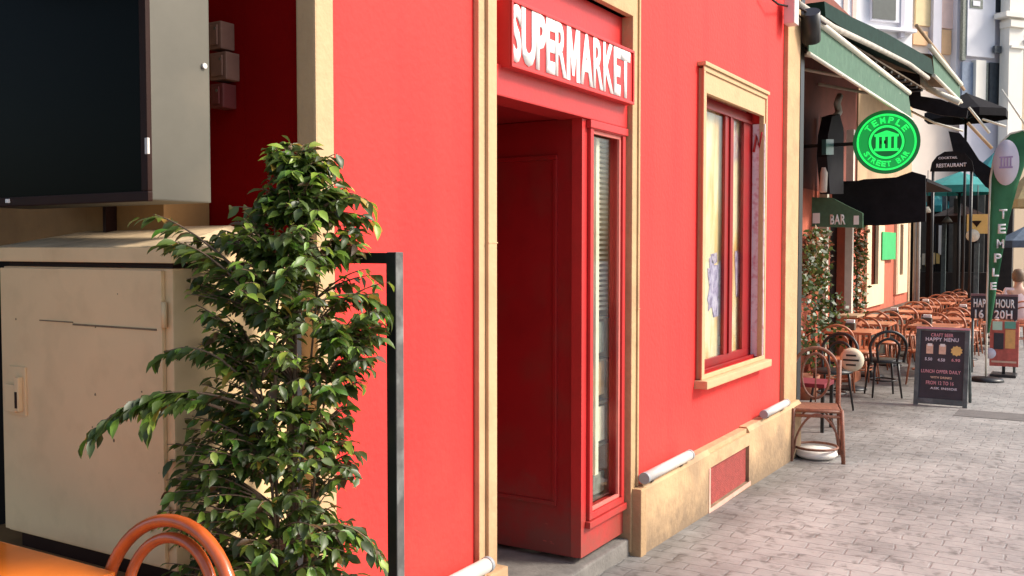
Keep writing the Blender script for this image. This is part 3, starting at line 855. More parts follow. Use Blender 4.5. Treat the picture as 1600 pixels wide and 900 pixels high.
env = [(228, 432, 492), (262, 424, 515), (300, 420, 545), (340, 372, 560), (380, 305, 556), (420, 282, 585), (460, 296, 600), (500, 315, 596), (550, 318, 588), (590, 330, 575),
       (640, 300, 566), (700, 268, 556), (760, 258, 552), (820, 250, 552), (880, 262, 556), (930, 270, 585)]
def envx(y):
    for (a, l, r), (b, l2, r2) in zip(env, env[1:]):
        if a <= y <= b:
            t = (y - a) / (b - a); return l + (l2 - l) * t, r + (r2 - r) * t
    return env[-1][1:]
lv = bmesh.new()
col = lv.loops.layers.float_color.new('tint')
def leaf(p, d, up, L, young):
    d = d.normalized(); s = d.cross(up)
    if s.length < 1e-3: s = d.orthogonal()
    s.normalize(); n = s.cross(d).normalized()
    W_ = L * rng.uniform(.20, .27)
    tw = rng.uniform(-.5, .5); s = (s * math.cos(tw) + n * math.sin(tw)).normalized(); n = s.cross(d).normalized()
    prof = [(0, .0, 0), (.22, .8, .0), (.5, 1.0, .01), (.78, .55, -.03), (1.0, .0, -.10)]
    mid = []; lf = []; rg = []
    for t, wd, dz in prof:
        c = p + d * (t * L) + n * (dz * L * 1.2)
        mid.append(lv.verts.new(c))
        if 0 < wd:
            lf.append(lv.verts.new(c + s * W_ * wd + n * W_ * wd * .38)); rg.append(lv.verts.new(c - s * W_ * wd + n * W_ * wd * .38))
        else: lf.append(None); rg.append(None)
    if young > .84: cc_ = (rng.uniform(.20, .30), rng.uniform(.32, .42), .05)
    elif young > .66: cc_ = (rng.uniform(.07, .11), rng.uniform(.14, .2), .02)
    else: 
        v = rng.uniform(.6, 1.3); cc_ = (.060 * v, .096 * v, .019 * v)
    if rng.random() < .012: cc_ = (.42, .30, .05)
    if rng.random() < .03: cc_ = (.12, .07, .03)
    fs = []
    for i in range(4):
        for side in (lf, rg):
            q = [mid[i], mid[i + 1]]
            if side[i + 1]: q.append(side[i + 1])
            if side[i]: q.append(side[i])
            if side is rg: q = q[::-1]
            if len(q) > 2: fs.append(lv.faces.new(q))
    for f in fs:
        f.smooth = True
        for l in f.loops: l[col] = (*cc_, 1)
def twig(a, b, nl, yb):
    m_ = (a + b) / 2 + Vector((0, 0, (b - a).length * .18))
    pts = bez(a, m_, b, 8)
    tr_.tube(pts, .0035, 5, r1=.0010)
    L_ = (b - a).length
    for i in range(nl):
        t = .22 + .78 * (i + rng.uniform(0, .8)) / nl
        k = min(int(t * 8), 7); p = pts[k].lerp(pts[k + 1], min(1, t * 8 - k))
        dr_ = (pts[k + 1] - pts[k]).normalized()
        sd_ = dr_.cross(Vector((0, 0, 1))); sd_ = sd_.normalized() if sd_.length > .01 else Vector((1, 0, 0))
        sgn = 1 if i % 2 else -1
        d = dr_ * rng.uniform(.3, .9) + sd_ * sgn * rng.uniform(.4, 1.0) + Vector((rng.uniform(-.3, .3), rng.uniform(-.3, .3), rng.uniform(-1.0, -.15)))
        yv = rng.random() + (yb if t > .75 else -.1)
        leaf(p, d, Vector((rng.uniform(-.6, .6), rng.uniform(-.8, .3), 1)), rng.uniform(.024, .056) * (.9 if yb > .1 else 1), yv)
NT = 1150
for i in range(NT):
    y = 226 + (930 - 226) * ((i + rng.random()) / NT) ** 1.05
    l, r = envx(max(y, 229))
    u = rng.random()
    x = l + (r - l) * (u if rng.random() < .45 else (rng.betavariate(.55, .55)))
    hw = (r - l) / 2 / F * 2.6
    off = (x - (l + r) / 2) / ((r - l) / 2)
    dmax = hw * math.sqrt(max(0.05, 1 - off * off * .8))
    dep = 2.58 + rng.uniform(-1, .8) * min(dmax, .24)
    tip = at(x + rng.gauss(0, 10), y + rng.gauss(0, 6), dep)
    # clumps and gaps
    if y > 330 and (noise.noise(tip * 7.5) < -.24 or (noise.noise(tip * 7.5) < -.08 and rng.random() < .5)): continue
    # start on nearest stem below the tip
    best = None; bd = 9
    for s in stems:
        for p in s:
            dz = tip.z - p.z
            if dz < .02: continue
            d_ = (p - tip).length + abs(dz - .12) * .5
            if d_ < bd: bd = d_; best = p
    if best is None: best = Vector((px_, py_, tip.z - .05))
    st = best
    if (tip - st).length > .30: st = tip + (st - tip) * .30 / (tip - st).length * rng.uniform(.8, 1.1)
    twig(st, tip, rng.randint(7, 12), .12 if rng.random() < .3 else 0)
# the long low branch to the left, and small shoots
for (a, b, c, n_) in [((400, 640, 2.5), (250, 570, 2.42), (138, 680, 2.36), 20), ((400, 640, 2.5), (290, 590, 2.42), (200, 630, 2.38), 16), ((350, 640, 2.45), (250, 600, 2.4), (235, 655, 2.38), 10),
                      ((420, 500, 2.5), (330, 380, 2.48), (268, 378, 2.5), 12), ((400, 450, 2.5), (300, 350, 2.55), (240, 335, 2.6), 7), ((470, 330, 2.6), (520, 290, 2.6), (560, 305, 2.6), 8),
                      ((440, 500, 2.5), (560, 430, 2.55), (600, 480, 2.55), 12), ((400, 620, 2.5), (330, 520, 2.45), (258, 550, 2.45), 8), ((450, 850, 2.5), (540, 780, 2.5), (598, 872, 2.5), 12), ((450, 350, 2.6), (500, 320, 2.6), (572, 338, 2.6), 8)]:
    A_, B_, C_ = at(*a), at(*b), at(*c)
    pts = bez(A_, B_, C_, 16); tr_.tube(pts, .0045, 6, r1=.0012)
    for i in range(n_ * 2):
        t = .3 + .7 * i / (n_ * 2); k = min(int(t * 16), 15); p = pts[k]
        dr_ = (pts[k + 1] - pts[k]).normalized()
        sd_ = dr_.cross(Vector((0, 0, 1))).normalized() * (1 if i % 2 else -1)
        leaf(p, dr_ * rng.uniform(.4, .9) + sd_ * rng.uniform(.2, .9) + Vector((0, 0, rng.uniform(-1.2, -.1))), Vector((0, -.3, 1)), rng.uniform(.042, .062), rng.random() * .9)
        if i % 3 == 0:
            d = dr_ + sd_ * .6 + Vector((0, 0, -.3)); d.normalize()
            for j in range(3): leaf(p + d * .02 * (j + 1), d + Vector((rng.uniform(-.6, .6), rng.uniform(-.6, .6), -.5)), Vector((0, 0, 1)), rng.uniform(.04, .055), rng.random() * .95)
obj('branches', tr_, 'trunk', FT)
me = bpy.data.meshes.new('leaves')
bmesh.ops.transform(lv, matrix=wmat(FT).inverted(), verts=lv.verts)
lv.to_mesh(me); lv.free(); me.materials.append(M['leaf'])
lo = bpy.data.objects.new('leaves', me); C.objects.link(lo); lo.parent = FT

# ============================================================ CAFÉ BUILDING NEXT DOOR
YW = 1.0
CF = thing('cafe_building', 'cafe frontage with terracotta wall, beige upper wall and vine posts beyond red shop', 'building', (14, YW, gz(12)))
gd = gz(12) - .1
def xw(px, y=YW): return onY(px, 388, y).x
w1 = (xw(1357), xw(1368)); w2 = (xw(1402), xw(1407)); dx = (xw(1297), xw(1324))
holes = [(w1[0], w1[1], 1.0, 2.05), (w2[0], w2[1], 1.1, 2.05), (dx[0], dx[1], gd, 2.15)]
obj('wall', MB().wall(8.05, 20.3, gd, 2.35, YW, .3, holes), 'brick', CF)
obj('upper_wall', MB().box(8.05, xw(1336), YW + .001, YW + .3, 2.352, 5.0), 'maroon', CF)
obj('upper_wall', MB().box(xw(1336) + .001, 20.3, YW - .02, YW + .3, 2.352, 5.0), 'beige', CF)
obj('back_wall', MB().box(8.05, 20.3, YW + 1.5, YW + 1.6, gd, 5.0), 'void', CF)
obj('end_wall', MB().box(20.3, 20.5, YW - .02, YW + 6, gd, 5.0), 'beige', CF)
for (a, b, z0) in ((w1[0], w1[1], 1.0), (w2[0], w2[1], 1.1)):
    fr = MB(); wd = .55
    fr.box(a - .35, a, YW - .05, YW + .02, z0 - .35, 2.25); fr.box(b, b + wd, YW - .05, YW + .02, z0 - .35, 2.25)
    fr.box(a, b, YW - .05, YW + .02, z0 - .35, z0); fr.box(a, b, YW - .05, YW + .02, 2.05, 2.25)
    f = obj('window', fr, 'cream_far', CF)
    obj('pane', MB().box(a, b, YW + .06, YW + .07, z0, 2.05), 'winfar', f)
dd_ = obj('door', MB().box(dx[0], dx[1], YW + .15, YW + .2, gd, 2.15), 'void', CF)
obj('handle', MB().tube([(dx[0] + .1, YW + .12, .9), (dx[0] + .1, YW + .12, 1.1)], .012), 'steel', dd_)
mb = MB()
for px in (1287, 1327):
    p = onY(px, 388, YW - .1); mb.box(p.x - .05, p.x + .05, YW - .15, YW - .05, gd, 3.3)
obj('door_post', mb, 'white_bar', CF)
obj('stone_pier', MB().box(8.28, 8.62, .42, .9, gd, 3.2, .02), 'beige', CF)
obj('dark_post', MB().box(8.30, 8.42, .06, .16, gd, 3.75, .005), 'black', CF)
# ledge at the foot of the terracotta wall
obj('ledge', MB().box(xw(1336), 20.3, YW - .12, YW - .001, gd, .55, .02), 'steel', CF)

# green poster
p = onY(1379, 362, YW - .07); q = onY(1399, 405, YW - .07)
tag(obj('green_poster', MB().box(p.x, q.x, YW - .075, YW - .06, q.z, p.z, .004), mat('bright green print', (.03, .42, .12), .6, .1)), 'bright green poster between two cream windows on terracotta wall', 'poster')

# vines: leafy columns
def vine(name, px, y0, y1, Y, wid, dens, lab):
    bm_ = bmesh.new(); cl = bm_.loops.layers.float_color.new('tint')
    a = onY(px, y0, Y); b = onY(px, y1, Y)
    r_ = random.Random(px)
    t = thing(name, lab, 'vine', (a.x, Y, b.z), 0, 'vines by the cafe door')
    st = MB(); st.tube([(a.x + .03 * math.sin(k * 1.3), Y, a.z + (b.z - a.z) * k / 12) for k in range(13)], .015, 6)
    obj('stem', st, 'trunk', t)
    for i in range(dens):
        z = r_.uniform(b.z, a.z); c = Vector((a.x + r_.gauss(0, wid), Y + r_.uniform(-.12, .05), z))
        d = Vector((r_.uniform(-1, 1), r_.uniform(-1, 1), r_.uniform(-1, .4))).normalized(); s = d.orthogonal().normalized()
        L_ = r_.uniform(.05, .09)
        vs = [bm_.verts.new(c + v) for v in (d * 0, d * L_ * .5 + s * L_ * .35, d * L_, d * L_ * .5 - s * L_ * .35)]
        f = bm_.faces.new(vs)
        v = r_.uniform(.6, 1.5); cc_ = (.05 * v, .09 * v, .02 * v) if r_.random() < .6 else ((.30 * v, .12 * v, .05 * v) if r_.random() < .6 else (.42, .4, .28))
        for l in f.loops: l[cl] = (*cc_, 1)
    me = bpy.data.meshes.new('leaves'); bmesh.ops.transform(bm_, matrix=wmat(t).inverted(), verts=bm_.verts); bm_.to_mesh(me); bm_.free(); me.materials.append(M['leaf'])
    o = bpy.data.objects.new('leaves', me); C.objects.link(o); o.parent = t
vine('climbing_vine', 1272, 358, 455, YW - .12, .20, 1100, 'leafy vine with reddish leaves left of the dark cafe door')
vine('climbing_vine', 1340, 352, 490, YW - .12, .12, 700, 'thin leafy vine on post right of the dark cafe door')

# --- awnings
def plate(name, pts, n, th, m, parent): return obj(name, MB().slab(pts, n, th), m, parent)
A1 = thing('green_awning', 'pale green canvas awning with cream front bar just past the red shop', 'awning', (10.5, 0, 3.5))
xa, xb, za, zb_ = 8.28, 13.45, 3.525, 3.60
obj('valance', MB().hexa([(xa, -.01, za - .28), (xb + .35, -.01, zb_ - .28), (xb + .35, .0, zb_ - .28), (xa, 0, za - .28),
                          (xa, -.01, za), (xb, -.01, zb_), (xb, 0, zb_), (xa, 0, za)]), 'green_fab', A1)
obj('front_bar', MB().tube([(xa - .02, -.02, za + .02), (xb, -.02, zb_ + .02)], .030, 8), 'white_bar', A1)
obj('hem', MB().tube([(xa, -.008, za - .285), (xb + .36, -.008, zb_ - .285)], .018, 6), 'white_bar', A1)
obj('canopy', MB().hexa([(xa, 0.005, za), (xb, 0.005, zb_), (xb, YW, zb_ + .45), (xa, YW, za + .45), (xa, 0.005, za + .01), (xb, 0.005, zb_ + .01), (xb, YW, zb_ + .46), (xa, YW, za + .46)]), 'greyfab', A1)
for k, x in enumerate((8.6, 10.0, 11.4, 12.8)):
    obj('arm', MB().tube([(x, .0, za + .0), (x + .5, YW * .5, za + .12), (x, YW - .02, za + .20)], .022, 6), 'white_bar', A1)

A2 = thing('green_awning', 'second pale green awning panel, farther along the terrace', 'awning', (17, 0, 4.3))
obj('valance', MB().hexa([tuple(onY(1460, 117, 0)), tuple(onY(1500, 157, 0)), tuple(onY(1500, 157, .02)), tuple(onY(1460, 117, .02)),
                          tuple(onY(1456, 76, 0)), tuple(onY(1500, 132, 0)), tuple(onY(1500, 132, .02)), tuple(onY(1456, 76, .02))]), 'green_fab', A2)
obj('front_bar', MB().tube([onY(1452, 72, -.03), onY(1502, 132, -.03)], .035, 8), 'white_bar', A2)
obj('hem', MB().tube([onY(1459, 118, -.02), onY(1502, 160, -.02)], .03, 6), 'white_bar', A2)
obj('arm', MB().tube([onY(1432, 40, .3), onY(1470, 88, .15), onY(1506, 140, 0)], .03, 6), mat('rust bar', (.42, .28, .16), .6, .2), A2)
a, b = onY(1456, 76, .02), onY(1500, 132, .02)
obj('canopy', MB().hexa([(a.x, .03, a.z - .1), (b.x, .03, b.z - .1), (b.x, .98, b.z + .1), (a.x, .98, a.z + .1), (a.x, .03, a.z - .08), (b.x, .03, b.z - .08), (b.x, .98, b.z + .12), (a.x, .98, a.z + .12)]), 'greyfab', A2)

A3 = thing('dark_green_awning', 'dark green retracted awning roll high above the pale green one', 'awning', (12, 0, 4.2))
top_ = [(1288, 2), (1330, 26), (1385, 52), (1455, 92)]
bot_ = [(1290, 26), (1330, 52), (1385, 84), (1460, 118)]
for (t0, t1), (b0, b1) in zip(zip(top_, top_[1:]), zip(bot_, bot_[1:])):
    obj('canvas_roll', MB().hexa([tuple(onY(*b0, 0)), tuple(onY(*b1, 0)), tuple(onY(*b1, 0) + Vector((0, .16, 0))), tuple(onY(*b0, 0) + Vector((0, .16, 0))),
                                  tuple(onY(*t0, 0)), tuple(onY(*t1, 0)), tuple(onY(*t1, 0) + Vector((0, .16, 0))), tuple(onY(*t0, 0) + Vector((0, .16, 0)))]), 'dgreen', A3)
mb = MB(); mb.tube([onY(1245, 5, -.02), onY(1300, 42, -.02), onY(1360, 70, -.02), onY(1420, 100, -.02), onY(1450, 122, -.02)], .03, 8)
obj('cassette_bar', mb, mat('dusty grey bar', (.46, .42, .36), .6, .3, 8), A3)
a = onY(1262, 25, .02); b = onY(1450, 130, .02)
obj('underside', MB().hexa([(a.x, .05, a.z), (b.x, .05, b.z - .1), (b.x, .97, b.z + .25), (a.x, .97, a.z + .55), (a.x, .05, a.z + .02), (b.x, .05, b.z - .08), (b.x, .97, b.z + .27), (a.x, .97, a.z + .57)]), 'greyfab', A3)
mb = MB(); rq = random.Random(5)
for k in range(14):
    x = a.x + (b.x - a.x) * (k + .5) / 14; z = a.z + (b.z - .1 - a.z) * (k + .5) / 14
    mb.tube([(x, .06, z - .02), (x + .25, .5, z + .02), (x + .1, .95, z + .25)], .02, 5)
obj('folding_arms', mb, 'black', A3)

# lower black canopy band + small green door awning
A4 = thing('black_canopy', 'black canvas canopy band hanging behind the round green sign', 'canopy', (16, .5, 2.6))
xk = 12.95
p = onX(1312, 278, xk); q = onX(1446, 350, xk)
pts = [tuple(onX(px, py, xk)) for px, py in [(1300, 303), (1312, 290), (1350, 280), (1400, 277), (1425, 268), (1446, 274), (1446, 346), (1380, 352), (1300, 352)]]
obj('band', MB().slab(pts, (1, 0, 0), .06), 'black_fab', A4)
obj('roof', MB().box(xk + .07, xk + 2.6, q.y, .95, p.z - .08, p.z - .04), 'black_fab', A4)
mb = MB()
for px in (1432, 1437): 
    r0 = onX(px, 272, 19.0); mb.tube([(19.0, r0.y, gd), (19.0, r0.y, r0.z)], .035, 6)
obj('pole', mb, mat('dull pole', (.25, .24, .22), .5, .2), A4)

A5 = thing('door_awning', 'small green awning with white marks and the word BAR over the cafe door', 'awning', (13.2, .8, 2.1))
xk = 12.6
pts = [tuple(onX(px, py, xk)) for px, py in [(1262, 354), (1258, 322), (1265, 308), (1300, 309), (1325, 322), (1348, 333), (1348, 356)]]
M['sage'] = mat('sage green canvas', (.07, .15, .085), .8, .25, 9)
obj('canvas', MB().slab(pts, (1, 0, 0), .04), 'sage', A5)
a = onX(1262, 340, xk); b = onX(1347, 340, xk); c_ = onX(1262, 320, xk)
def sgn(px0, px1, y0, y1, X, m, par, nm='mark'):
    p, q = onX(px0, y0, X), onX(px1, y1, X); return obj(nm, MB().box(X - .006, X, q.y, p.y, q.z, p.z, .001), m, par)
sgn(1270, 1281, 333, 349, xk - .001, 'white', A5); sgn(1334, 1342, 337, 351, xk - .001, 'white', A5)
p = onX(1297, 351, xk - .002)
q = onX(1321, 351, xk - .002)
text('lettering', 'BAR', M['white'], A5, p, (0, -1, 0), (0, 0, 1), p.y - q.y, .13, .006, .03)

# round green sign
S1 = thing('round_sign', 'round lit green sign with columns emblem hanging under the awning', 'sign', (12.3, .3, 2.7))
cen = onX(1385, 222, 12.2); d = 48 / F * (cen - CAM).dot(FW) * 1.03
xk = cen.x
fwd = Vector((-1, -.30, 0)).normalized(); xd_ = Vector((0, 0, 1)).cross(fwd).normalized() ; ud_ = Vector((0, 0, 1))
def sp(u, v, k=0): return cen + xd_ * (u * d) + ud_ * (v * d) + fwd * k
def annulus(r0, r1, k0, k1, n=48):
    mb = MB(); rs = []
    for i in range(n):
        a = 2 * math.pi * i / n
        rs.append([mb.b.verts.new(sp(r * math.cos(a), r * math.sin(a), k)) for r, k in ((r0, k0), (r1, k0), (r1, k1), (r0, k1))])
    for i in range(n):
        A_, B_ = rs[i], rs[(i + 1) % n]
        for j in range(4): mb.b.faces.new([A_[j], A_[(j + 1) % 4], B_[(j + 1) % 4], B_[j]])
    return mb
obj('disc', annulus(0.001, .97, -.03, 0), 'neon_dk', S1)
obj('outer_ring', annulus(.90, 1.0, -.02, .02), 'neon_dk', S1)
obj('bright_ring', annulus(.83, .89, 0, .014), 'neon', S1)
obj('inner_ring', annulus(.46, .53, 0, .014), 'neon', S1)
obj('band', annulus(.56, .82, 0, .006), mat('mid green sign band', (.005, .20, .05), .4, .05, emit=(0, .28, .035), es=.6), S1)
mb = MB()
def srect(mb, u0, u1, v0, v1, k0=.002, k1=.012):
    mb.hexa([sp(u0, v0, k0), sp(u1, v0, k0), sp(u1, v1, k0), sp(u0, v1, k0), sp(u0, v0, k1), sp(u1, v0, k1), sp(u1, v1, k1), sp(u0, v1, k1)])
for u in (-.27, -.09, .09, .27): srect(mb, u - .045, u + .045, -.20, .17)
srect(mb, -.36, .36, -.28, -.20); srect(mb, -.36, .36, .17, .25)
mb.hexa([sp(-.30, .26, .002), sp(.30, .26, .002), sp(.02, .36, .002), sp(-.02, .36, .002), sp(-.30, .26, .012), sp(.30, .26, .012), sp(.02, .36, .012), sp(-.02, .36, .012)])
obj('emblem', mb, 'neon', S1)
def arc_text(s, r, a0, a1, flip, hgt):
    for i, chh in enumerate(s):
        if chh == ' ': continue
        a = a0 + (a1 - a0) * i / (len(s) - 1)
        rad = Vector((math.cos(a), math.sin(a))); tan = Vector((math.sin(a), -math.cos(a)))
        if flip: rad_, tan_ = -rad, -tan
        else: rad_, tan_ = rad, tan
        wch = hgt * .8
        org2 = rad * r + (rad_ * (-hgt / 2)) - tan_ * wch / 2
        X_ = xd_ * tan_.x + ud_ * tan_.y; U_ = xd_ * rad_.x + ud_ * rad_.y
        text('letter', chh, M['neon'], S1, sp(org2.x, org2.y, .007), X_, U_, wch * d, hgt * d, .006, .03)
arc_text('TEMPLE', .69, R_(142), R_(38), False, .2)
arc_text('STREET BAR', .69, R_(212), R_(328), True, .17)
obj('bracket', MB().box(xk - .02, xk + .02, cen.y, YW, cen.z - .02, cen.z + .02), 'black', S1)
# wall lantern with white swan-neck bracket
WL = thing('wall_lantern', 'dark wall lantern on a white curved bracket against the maroon wall', 'lantern', (13, .7, 3))
YL = .7
obj('bracket', MB().tube([onY(px, py, YL) for px, py in [(1312, 150), (1308, 162), (1311, 176), (1303, 184), (1296, 200), (1290, 222), (1286, 300)]], .045, 6), mat('dusty white bracket', (.55, .50, .44), .7, .2), WL)
c_ = onY(1306, 240, YL)
obj('hood', MB().slab([tuple(onY(px, py, YL - .05)) for px, py in [(1300, 182), (1312, 178), (1318, 200), (1318, 303), (1297, 303), (1292, 245), (1294, 210)]], (0, 1, 0), .12), 'black_fab', WL)
obj('lamp_glass', MB().slab([tuple(onY(px, py, YL - .055)) for px, py in [(1284, 218), (1296, 218), (1296, 242), (1284, 242)]], (0, -1, 0), .05), mat('dark teal glass', (.01, .06, .06), .3, .2), WL)

# spot lights / cable clutter at the corner of the red building
SP = thing('spotlight_cluster', 'black spotlight and cables at top right corner of the red shop', 'spotlight', (7.95, -.05, 3.45))
c_ = onY(1253, 38, -.05)
obj('housing', MB().tube([c_ + Vector((-.05, -.08, .08)), c_ + Vector((.1, -.05, -.12))], .075, 12), 'black', SP)
c2 = onY(1232, 18, -.06)
obj('box', MB().box(c2.x - .05, c2.x + .08, -.12, -.036, c2.z - .1, c2.z + .1, .01), 'white_tube', SP)
mb = MB()
mb.tube([onY(1195, -10, -.05), onY(1215, 6, -.08), onY(1232, 10, -.06), onY(1255, 30, -.06)], .008, 6)
mb.tube([onY(1225, -10, -.05), onY(1240, 6, -.09), onY(1262, 20, -.09), onY(1290, 38, -.06)], .010, 6)
obj('cable', mb, 'bezel', SP)

# ============================================================ TERRACE FURNITURE
G = gz(12)
GRP = 'bentwood chairs on the cafe terrace'
proto = bentwood('reddish bentwood chair at the nearest terrace table, back to the street', M['terr_wood'], (0, 0, 0), 0, .86, .38, .016, GRP, M['terr_top'], seg=6)
def round_table(label, m_top, loc, group):
    t = thing('terrace_table', label, 'table', loc, 0, group)
    W = wmat(t)
    def o(n, mb, mm_): bmesh.ops.transform(mb.b, matrix=W, verts=mb.b.verts); return obj(n, mb, mm_, t)
    o('tabletop', MB().box(-.33, .33, -.3, .3, .72, .75, .008), m_top)
    o('pedestal', MB().tube([(0, 0, .03), (0, 0, .72)], .03, 8), 'black')
    o('foot', MB().lathe((0, 0, 0), [(0, 0), (.2, 0), (.19, .02), (.04, .05), (0, .05)], 16), 'black')
    return t
tproto = None
rr = random.Random(21)
nth = ['nearest', 'second', 'third', 'fourth', 'fifth', 'sixth', 'seventh', 'farthest']
side = ['wall side', 'street side']
first = True
for i in range(8):
    X = 12.6 + i * 1.45
    for j, Y in enumerate((.52, -.30)):
        Y2 = Y + rr.uniform(-.05, .05) + (-.02 * i)
        if j == 1 and i == 0: continue
        lab = f'reddish square terrace table, {nth[i]} row from the camera, {side[j]}'
        if tproto is None: tproto = round_table(lab, 'terr_top', (X, Y2, G), 'terrace tables'); tb_ = tproto
        else: tb_ = dup(tproto, (X, Y2, G), rr.uniform(-.08, .08), lab)
        for k, (dx_, a) in enumerate(((-.52, 0), (.52, math.pi))):
            lab = f'reddish bentwood chair on the {"near" if k == 0 else "far"} side of the {nth[i]} {side[j]} table'
            loc = (X + dx_, Y2 + rr.uniform(-.1, .1), G); rz = a + rr.uniform(-.4, .4)
            if first: proto.location = loc; proto.rotation_euler = (0, 0, rz); proto['label'] = lab; first = False
            else: dup(proto, loc, rz, lab)
# black armchair in front
p = Vector((12.2, .03, G))
bc = bentwood('black bentwood chair at the front of the terrace, left of the menu board', M['black'], p, R_(25), .80, .42, .018, None, M['black'], seg=8)
# wooden high box/planter near wall
# cushioned chair with round cream cushion
cs = bentwood('dark chair with round striped cushion behind the brown rattan chair', M['black'], (10.6, .28, gz(10.6)), R_(170), .82, .40, .018, None, M['black'], seg=8)
c_ = at(1331, 562, (Vector((10.3, .2, .5)) - CAM).dot(FW))
cz = MB(); cz.lathe((0, 0, 0), [(0, -.045), (.085, -.04), (.125, 0), (.085, .04), (0, .045)], 24)
bmesh.ops.transform(cz.b, matrix=Matrix.Translation(c_) @ Matrix.Rotation(R_(90), 4, 'Y'), verts=cz.b.verts)
cu = thing('round_cushion', 'round cream cushion with dark stripes propped on a dark chair', 'cushion', c_)
obj('pad', cz, 'cushion', cu)
mb = MB()
for k in (-.05, 0, .05): mb.box(c_.x - .047, c_.x - .040, c_.y - .08 + abs(k) * .6, c_.y + .08 - abs(k) * .6, c_.z + k - .01, c_.z + k + .008)
obj('stripe', mb, 'black', cu)
# wine red draped chair behind the brown one
p = onX(1263, 560, 9.3)
wc = thing('draped_chair', 'chair draped in wine red cloth against the end of the red shop', 'chair', (9.3, p.y, gz(9.3)), R_(-90))
W = wmat(wc)
def o_(n, mb, mm_): bmesh.ops.transform(mb.b, matrix=W, verts=mb.b.verts); return obj(n, mb, mm_, wc)
o_('seat', MB().box(-.2, .2, -.2, .2, .42, .46, .01), 'dkfab')
o_('backrest', MB().box(-.22, -.17, -.22, .22, .46, .95, .02), 'dkfab')
o_('cloth', MB().box(-.23, -.222, -.2, .2, .2, .9, .003), 'dkfab')
for sx in (-.18, .18):
    for sy in (-.18, .18): o_('leg', MB().box(sx - .015, sx + .015, sy - .015, sy + .015, 0, .42), 'black')

# brown rattan chair in front of the pilaster
gc = gz(8)
BC = thing('rattan_chair', 'brown rattan chair with looped back standing at the end of the red shop', 'chair', (7.86, -.21, gc), R_(196))
BC.scale = (.84, .84, .97)
W = wmat(BC)
def o2(n, mb, mm_='chair_brown'): bmesh.ops.transform(mb.b, matrix=W, verts=mb.b.verts); return obj(n, mb, mm_, BC)
def bamboo(pts, r=.016): return MB().tube(pts, r, 8)
sh = .44
o2('seat', MB().box(-.2, .2, -.2, .2, sh - .03, sh, .008))
mb = MB()
for z in (sh - .015, sh - .055):
    mb.tube([(-.22, -.22, z), (.22, -.22, z), (.22, .22, z), (-.22, .22, z)], .014, 6, closed=True)
o2('seat_frame', mb)
for sx in (-1, 1):
    for sy in (-1, 1):
        top_z = .90 if sx < 0 else sh + .0
        o2('leg', bamboo([(sx * .235, sy * .235, 0), (sx * .215, sy * .215, sh), ] + ([(-.27, sy * .225, .80)] if sx < 0 else []), .019))
o2('back_loop', MB().tube(hoop(.42, .46, 20, sh, .12, -.22, .40), .015, 8))
ov = [(-.25 - .1 * (math.sin(a) * .19 + .2), .13 * math.cos(a), sh + .22 + .19 * math.sin(a)) for a in [2 * math.pi * k / 24 for k in range(24)]]
o2('back_oval', MB().tube(ov, .012, 8, closed=True))
ov = [(-.25 - .1 * (math.sin(a) * .14 + .2), .075 * math.cos(a), sh + .22 + .14 * math.sin(a)) for a in [2 * math.pi * k / 20 for k in range(20)]]
o2('back_spindle', MB().tube([(-.23, 0, sh), (-.26, 0, sh + .4)], .007, 6))
for (ax, ay, bx, by) in ((-.22, -.22, .22, -.22), (-.22, .22, .22, .22), (-.22, -.22, -.22, .22), (.22, -.22, .22, .22)):
    A_, B_ = Vector((ax, ay, 0)), Vector((bx, by, 0))
    pts = []
    for k in range(17):
        t = k / 16; q = A_.lerp(B_, t); q.z = .06 + .34 * math.sin(math.pi * t) ** .55; pts.append(q)
    o2('arched_brace', MB().tube(pts, .010, 6))
ci = [(.2 * math.cos(a), .2 * math.sin(a), .10) for a in [2 * math.pi * k / 22 for k in range(22)]]
o2('leg_ring', MB().tube(ci, .011, 6, closed=True))
wc_ = MB(); wc_.lathe((7.86, -.21, gc), [(0, .01), (.13, .01), (.17, .04), (.15, .075), (0, .09)], 20)
tag(obj('white_cushion', wc_, mat('white cloth', (.78, .74, .68), .9, .06)), 'white round cushion lying on the ground under the brown rattan chair', 'cushion')

# ============================================================ MENU A-BOARD
def aboard(name, lab, X, px0, px1, ytop, mfr, mface, tilt=.12):
    a = onX(px0, 600, X); b = onX(px1, 600, X); g_ = gz(X); zt_ = onX((px0 + px1) / 2, ytop, X).z
    t = thing(name, lab, 'menu board', (X, (a.y + b.y) / 2, g_))
    return t, a.y, b.y, g_, zt_
XB = 11.7
MBd, y0, y1, g_, zt_ = aboard('menu_board', 'black A-frame menu board with three drink pictures on the paving', XB, 1428, 1512, 513, 0, 0)
lean = .16
def bp(u, v, k=0):  # u 0..1 left to right, v height 0..1
    z = g_ + .02 + (zt_ - g_ - .02) * v
    return Vector((XB + lean * v - k, y0 + (y1 - y0) * u, z))
def bslab(u0, u1, v0, v1, k0, k1): return MB().hexa([bp(u0, v0, k0), bp(u1, v0, k0), bp(u1, v0, k1), bp(u0, v0, k1), bp(u0, v1, k0), bp(u1, v1, k0), bp(u1, v1, k1), bp(u0, v1, k1)])
obj('panel', bslab(.08, .92, .06, .95, 0, .015), 'navy', MBd)
fr = bslab(0, .085, -.02, 1, -.01, .03)
for q in ((.915, 1, -.02, 1),): 
    e2 = bslab(*q, -.01, .03); me_ = bpy.data.meshes.new('t'); e2.b.to_mesh(me_); fr.b.from_mesh(me_); e2.b.free()
for q in ((.086, .914, .95, 1), (.086, .914, 0, .07)):
    e2 = bslab(*q, -.009, .029); me_ = bpy.data.meshes.new('t'); e2.b.to_mesh(me_); fr.b.from_mesh(me_); e2.b.free()
obj('frame', fr, 'board_fr', MBd)
obj('top_strip', bslab(0, 1.0, .975, 1.0, .0305, .034), 'pink', MBd)
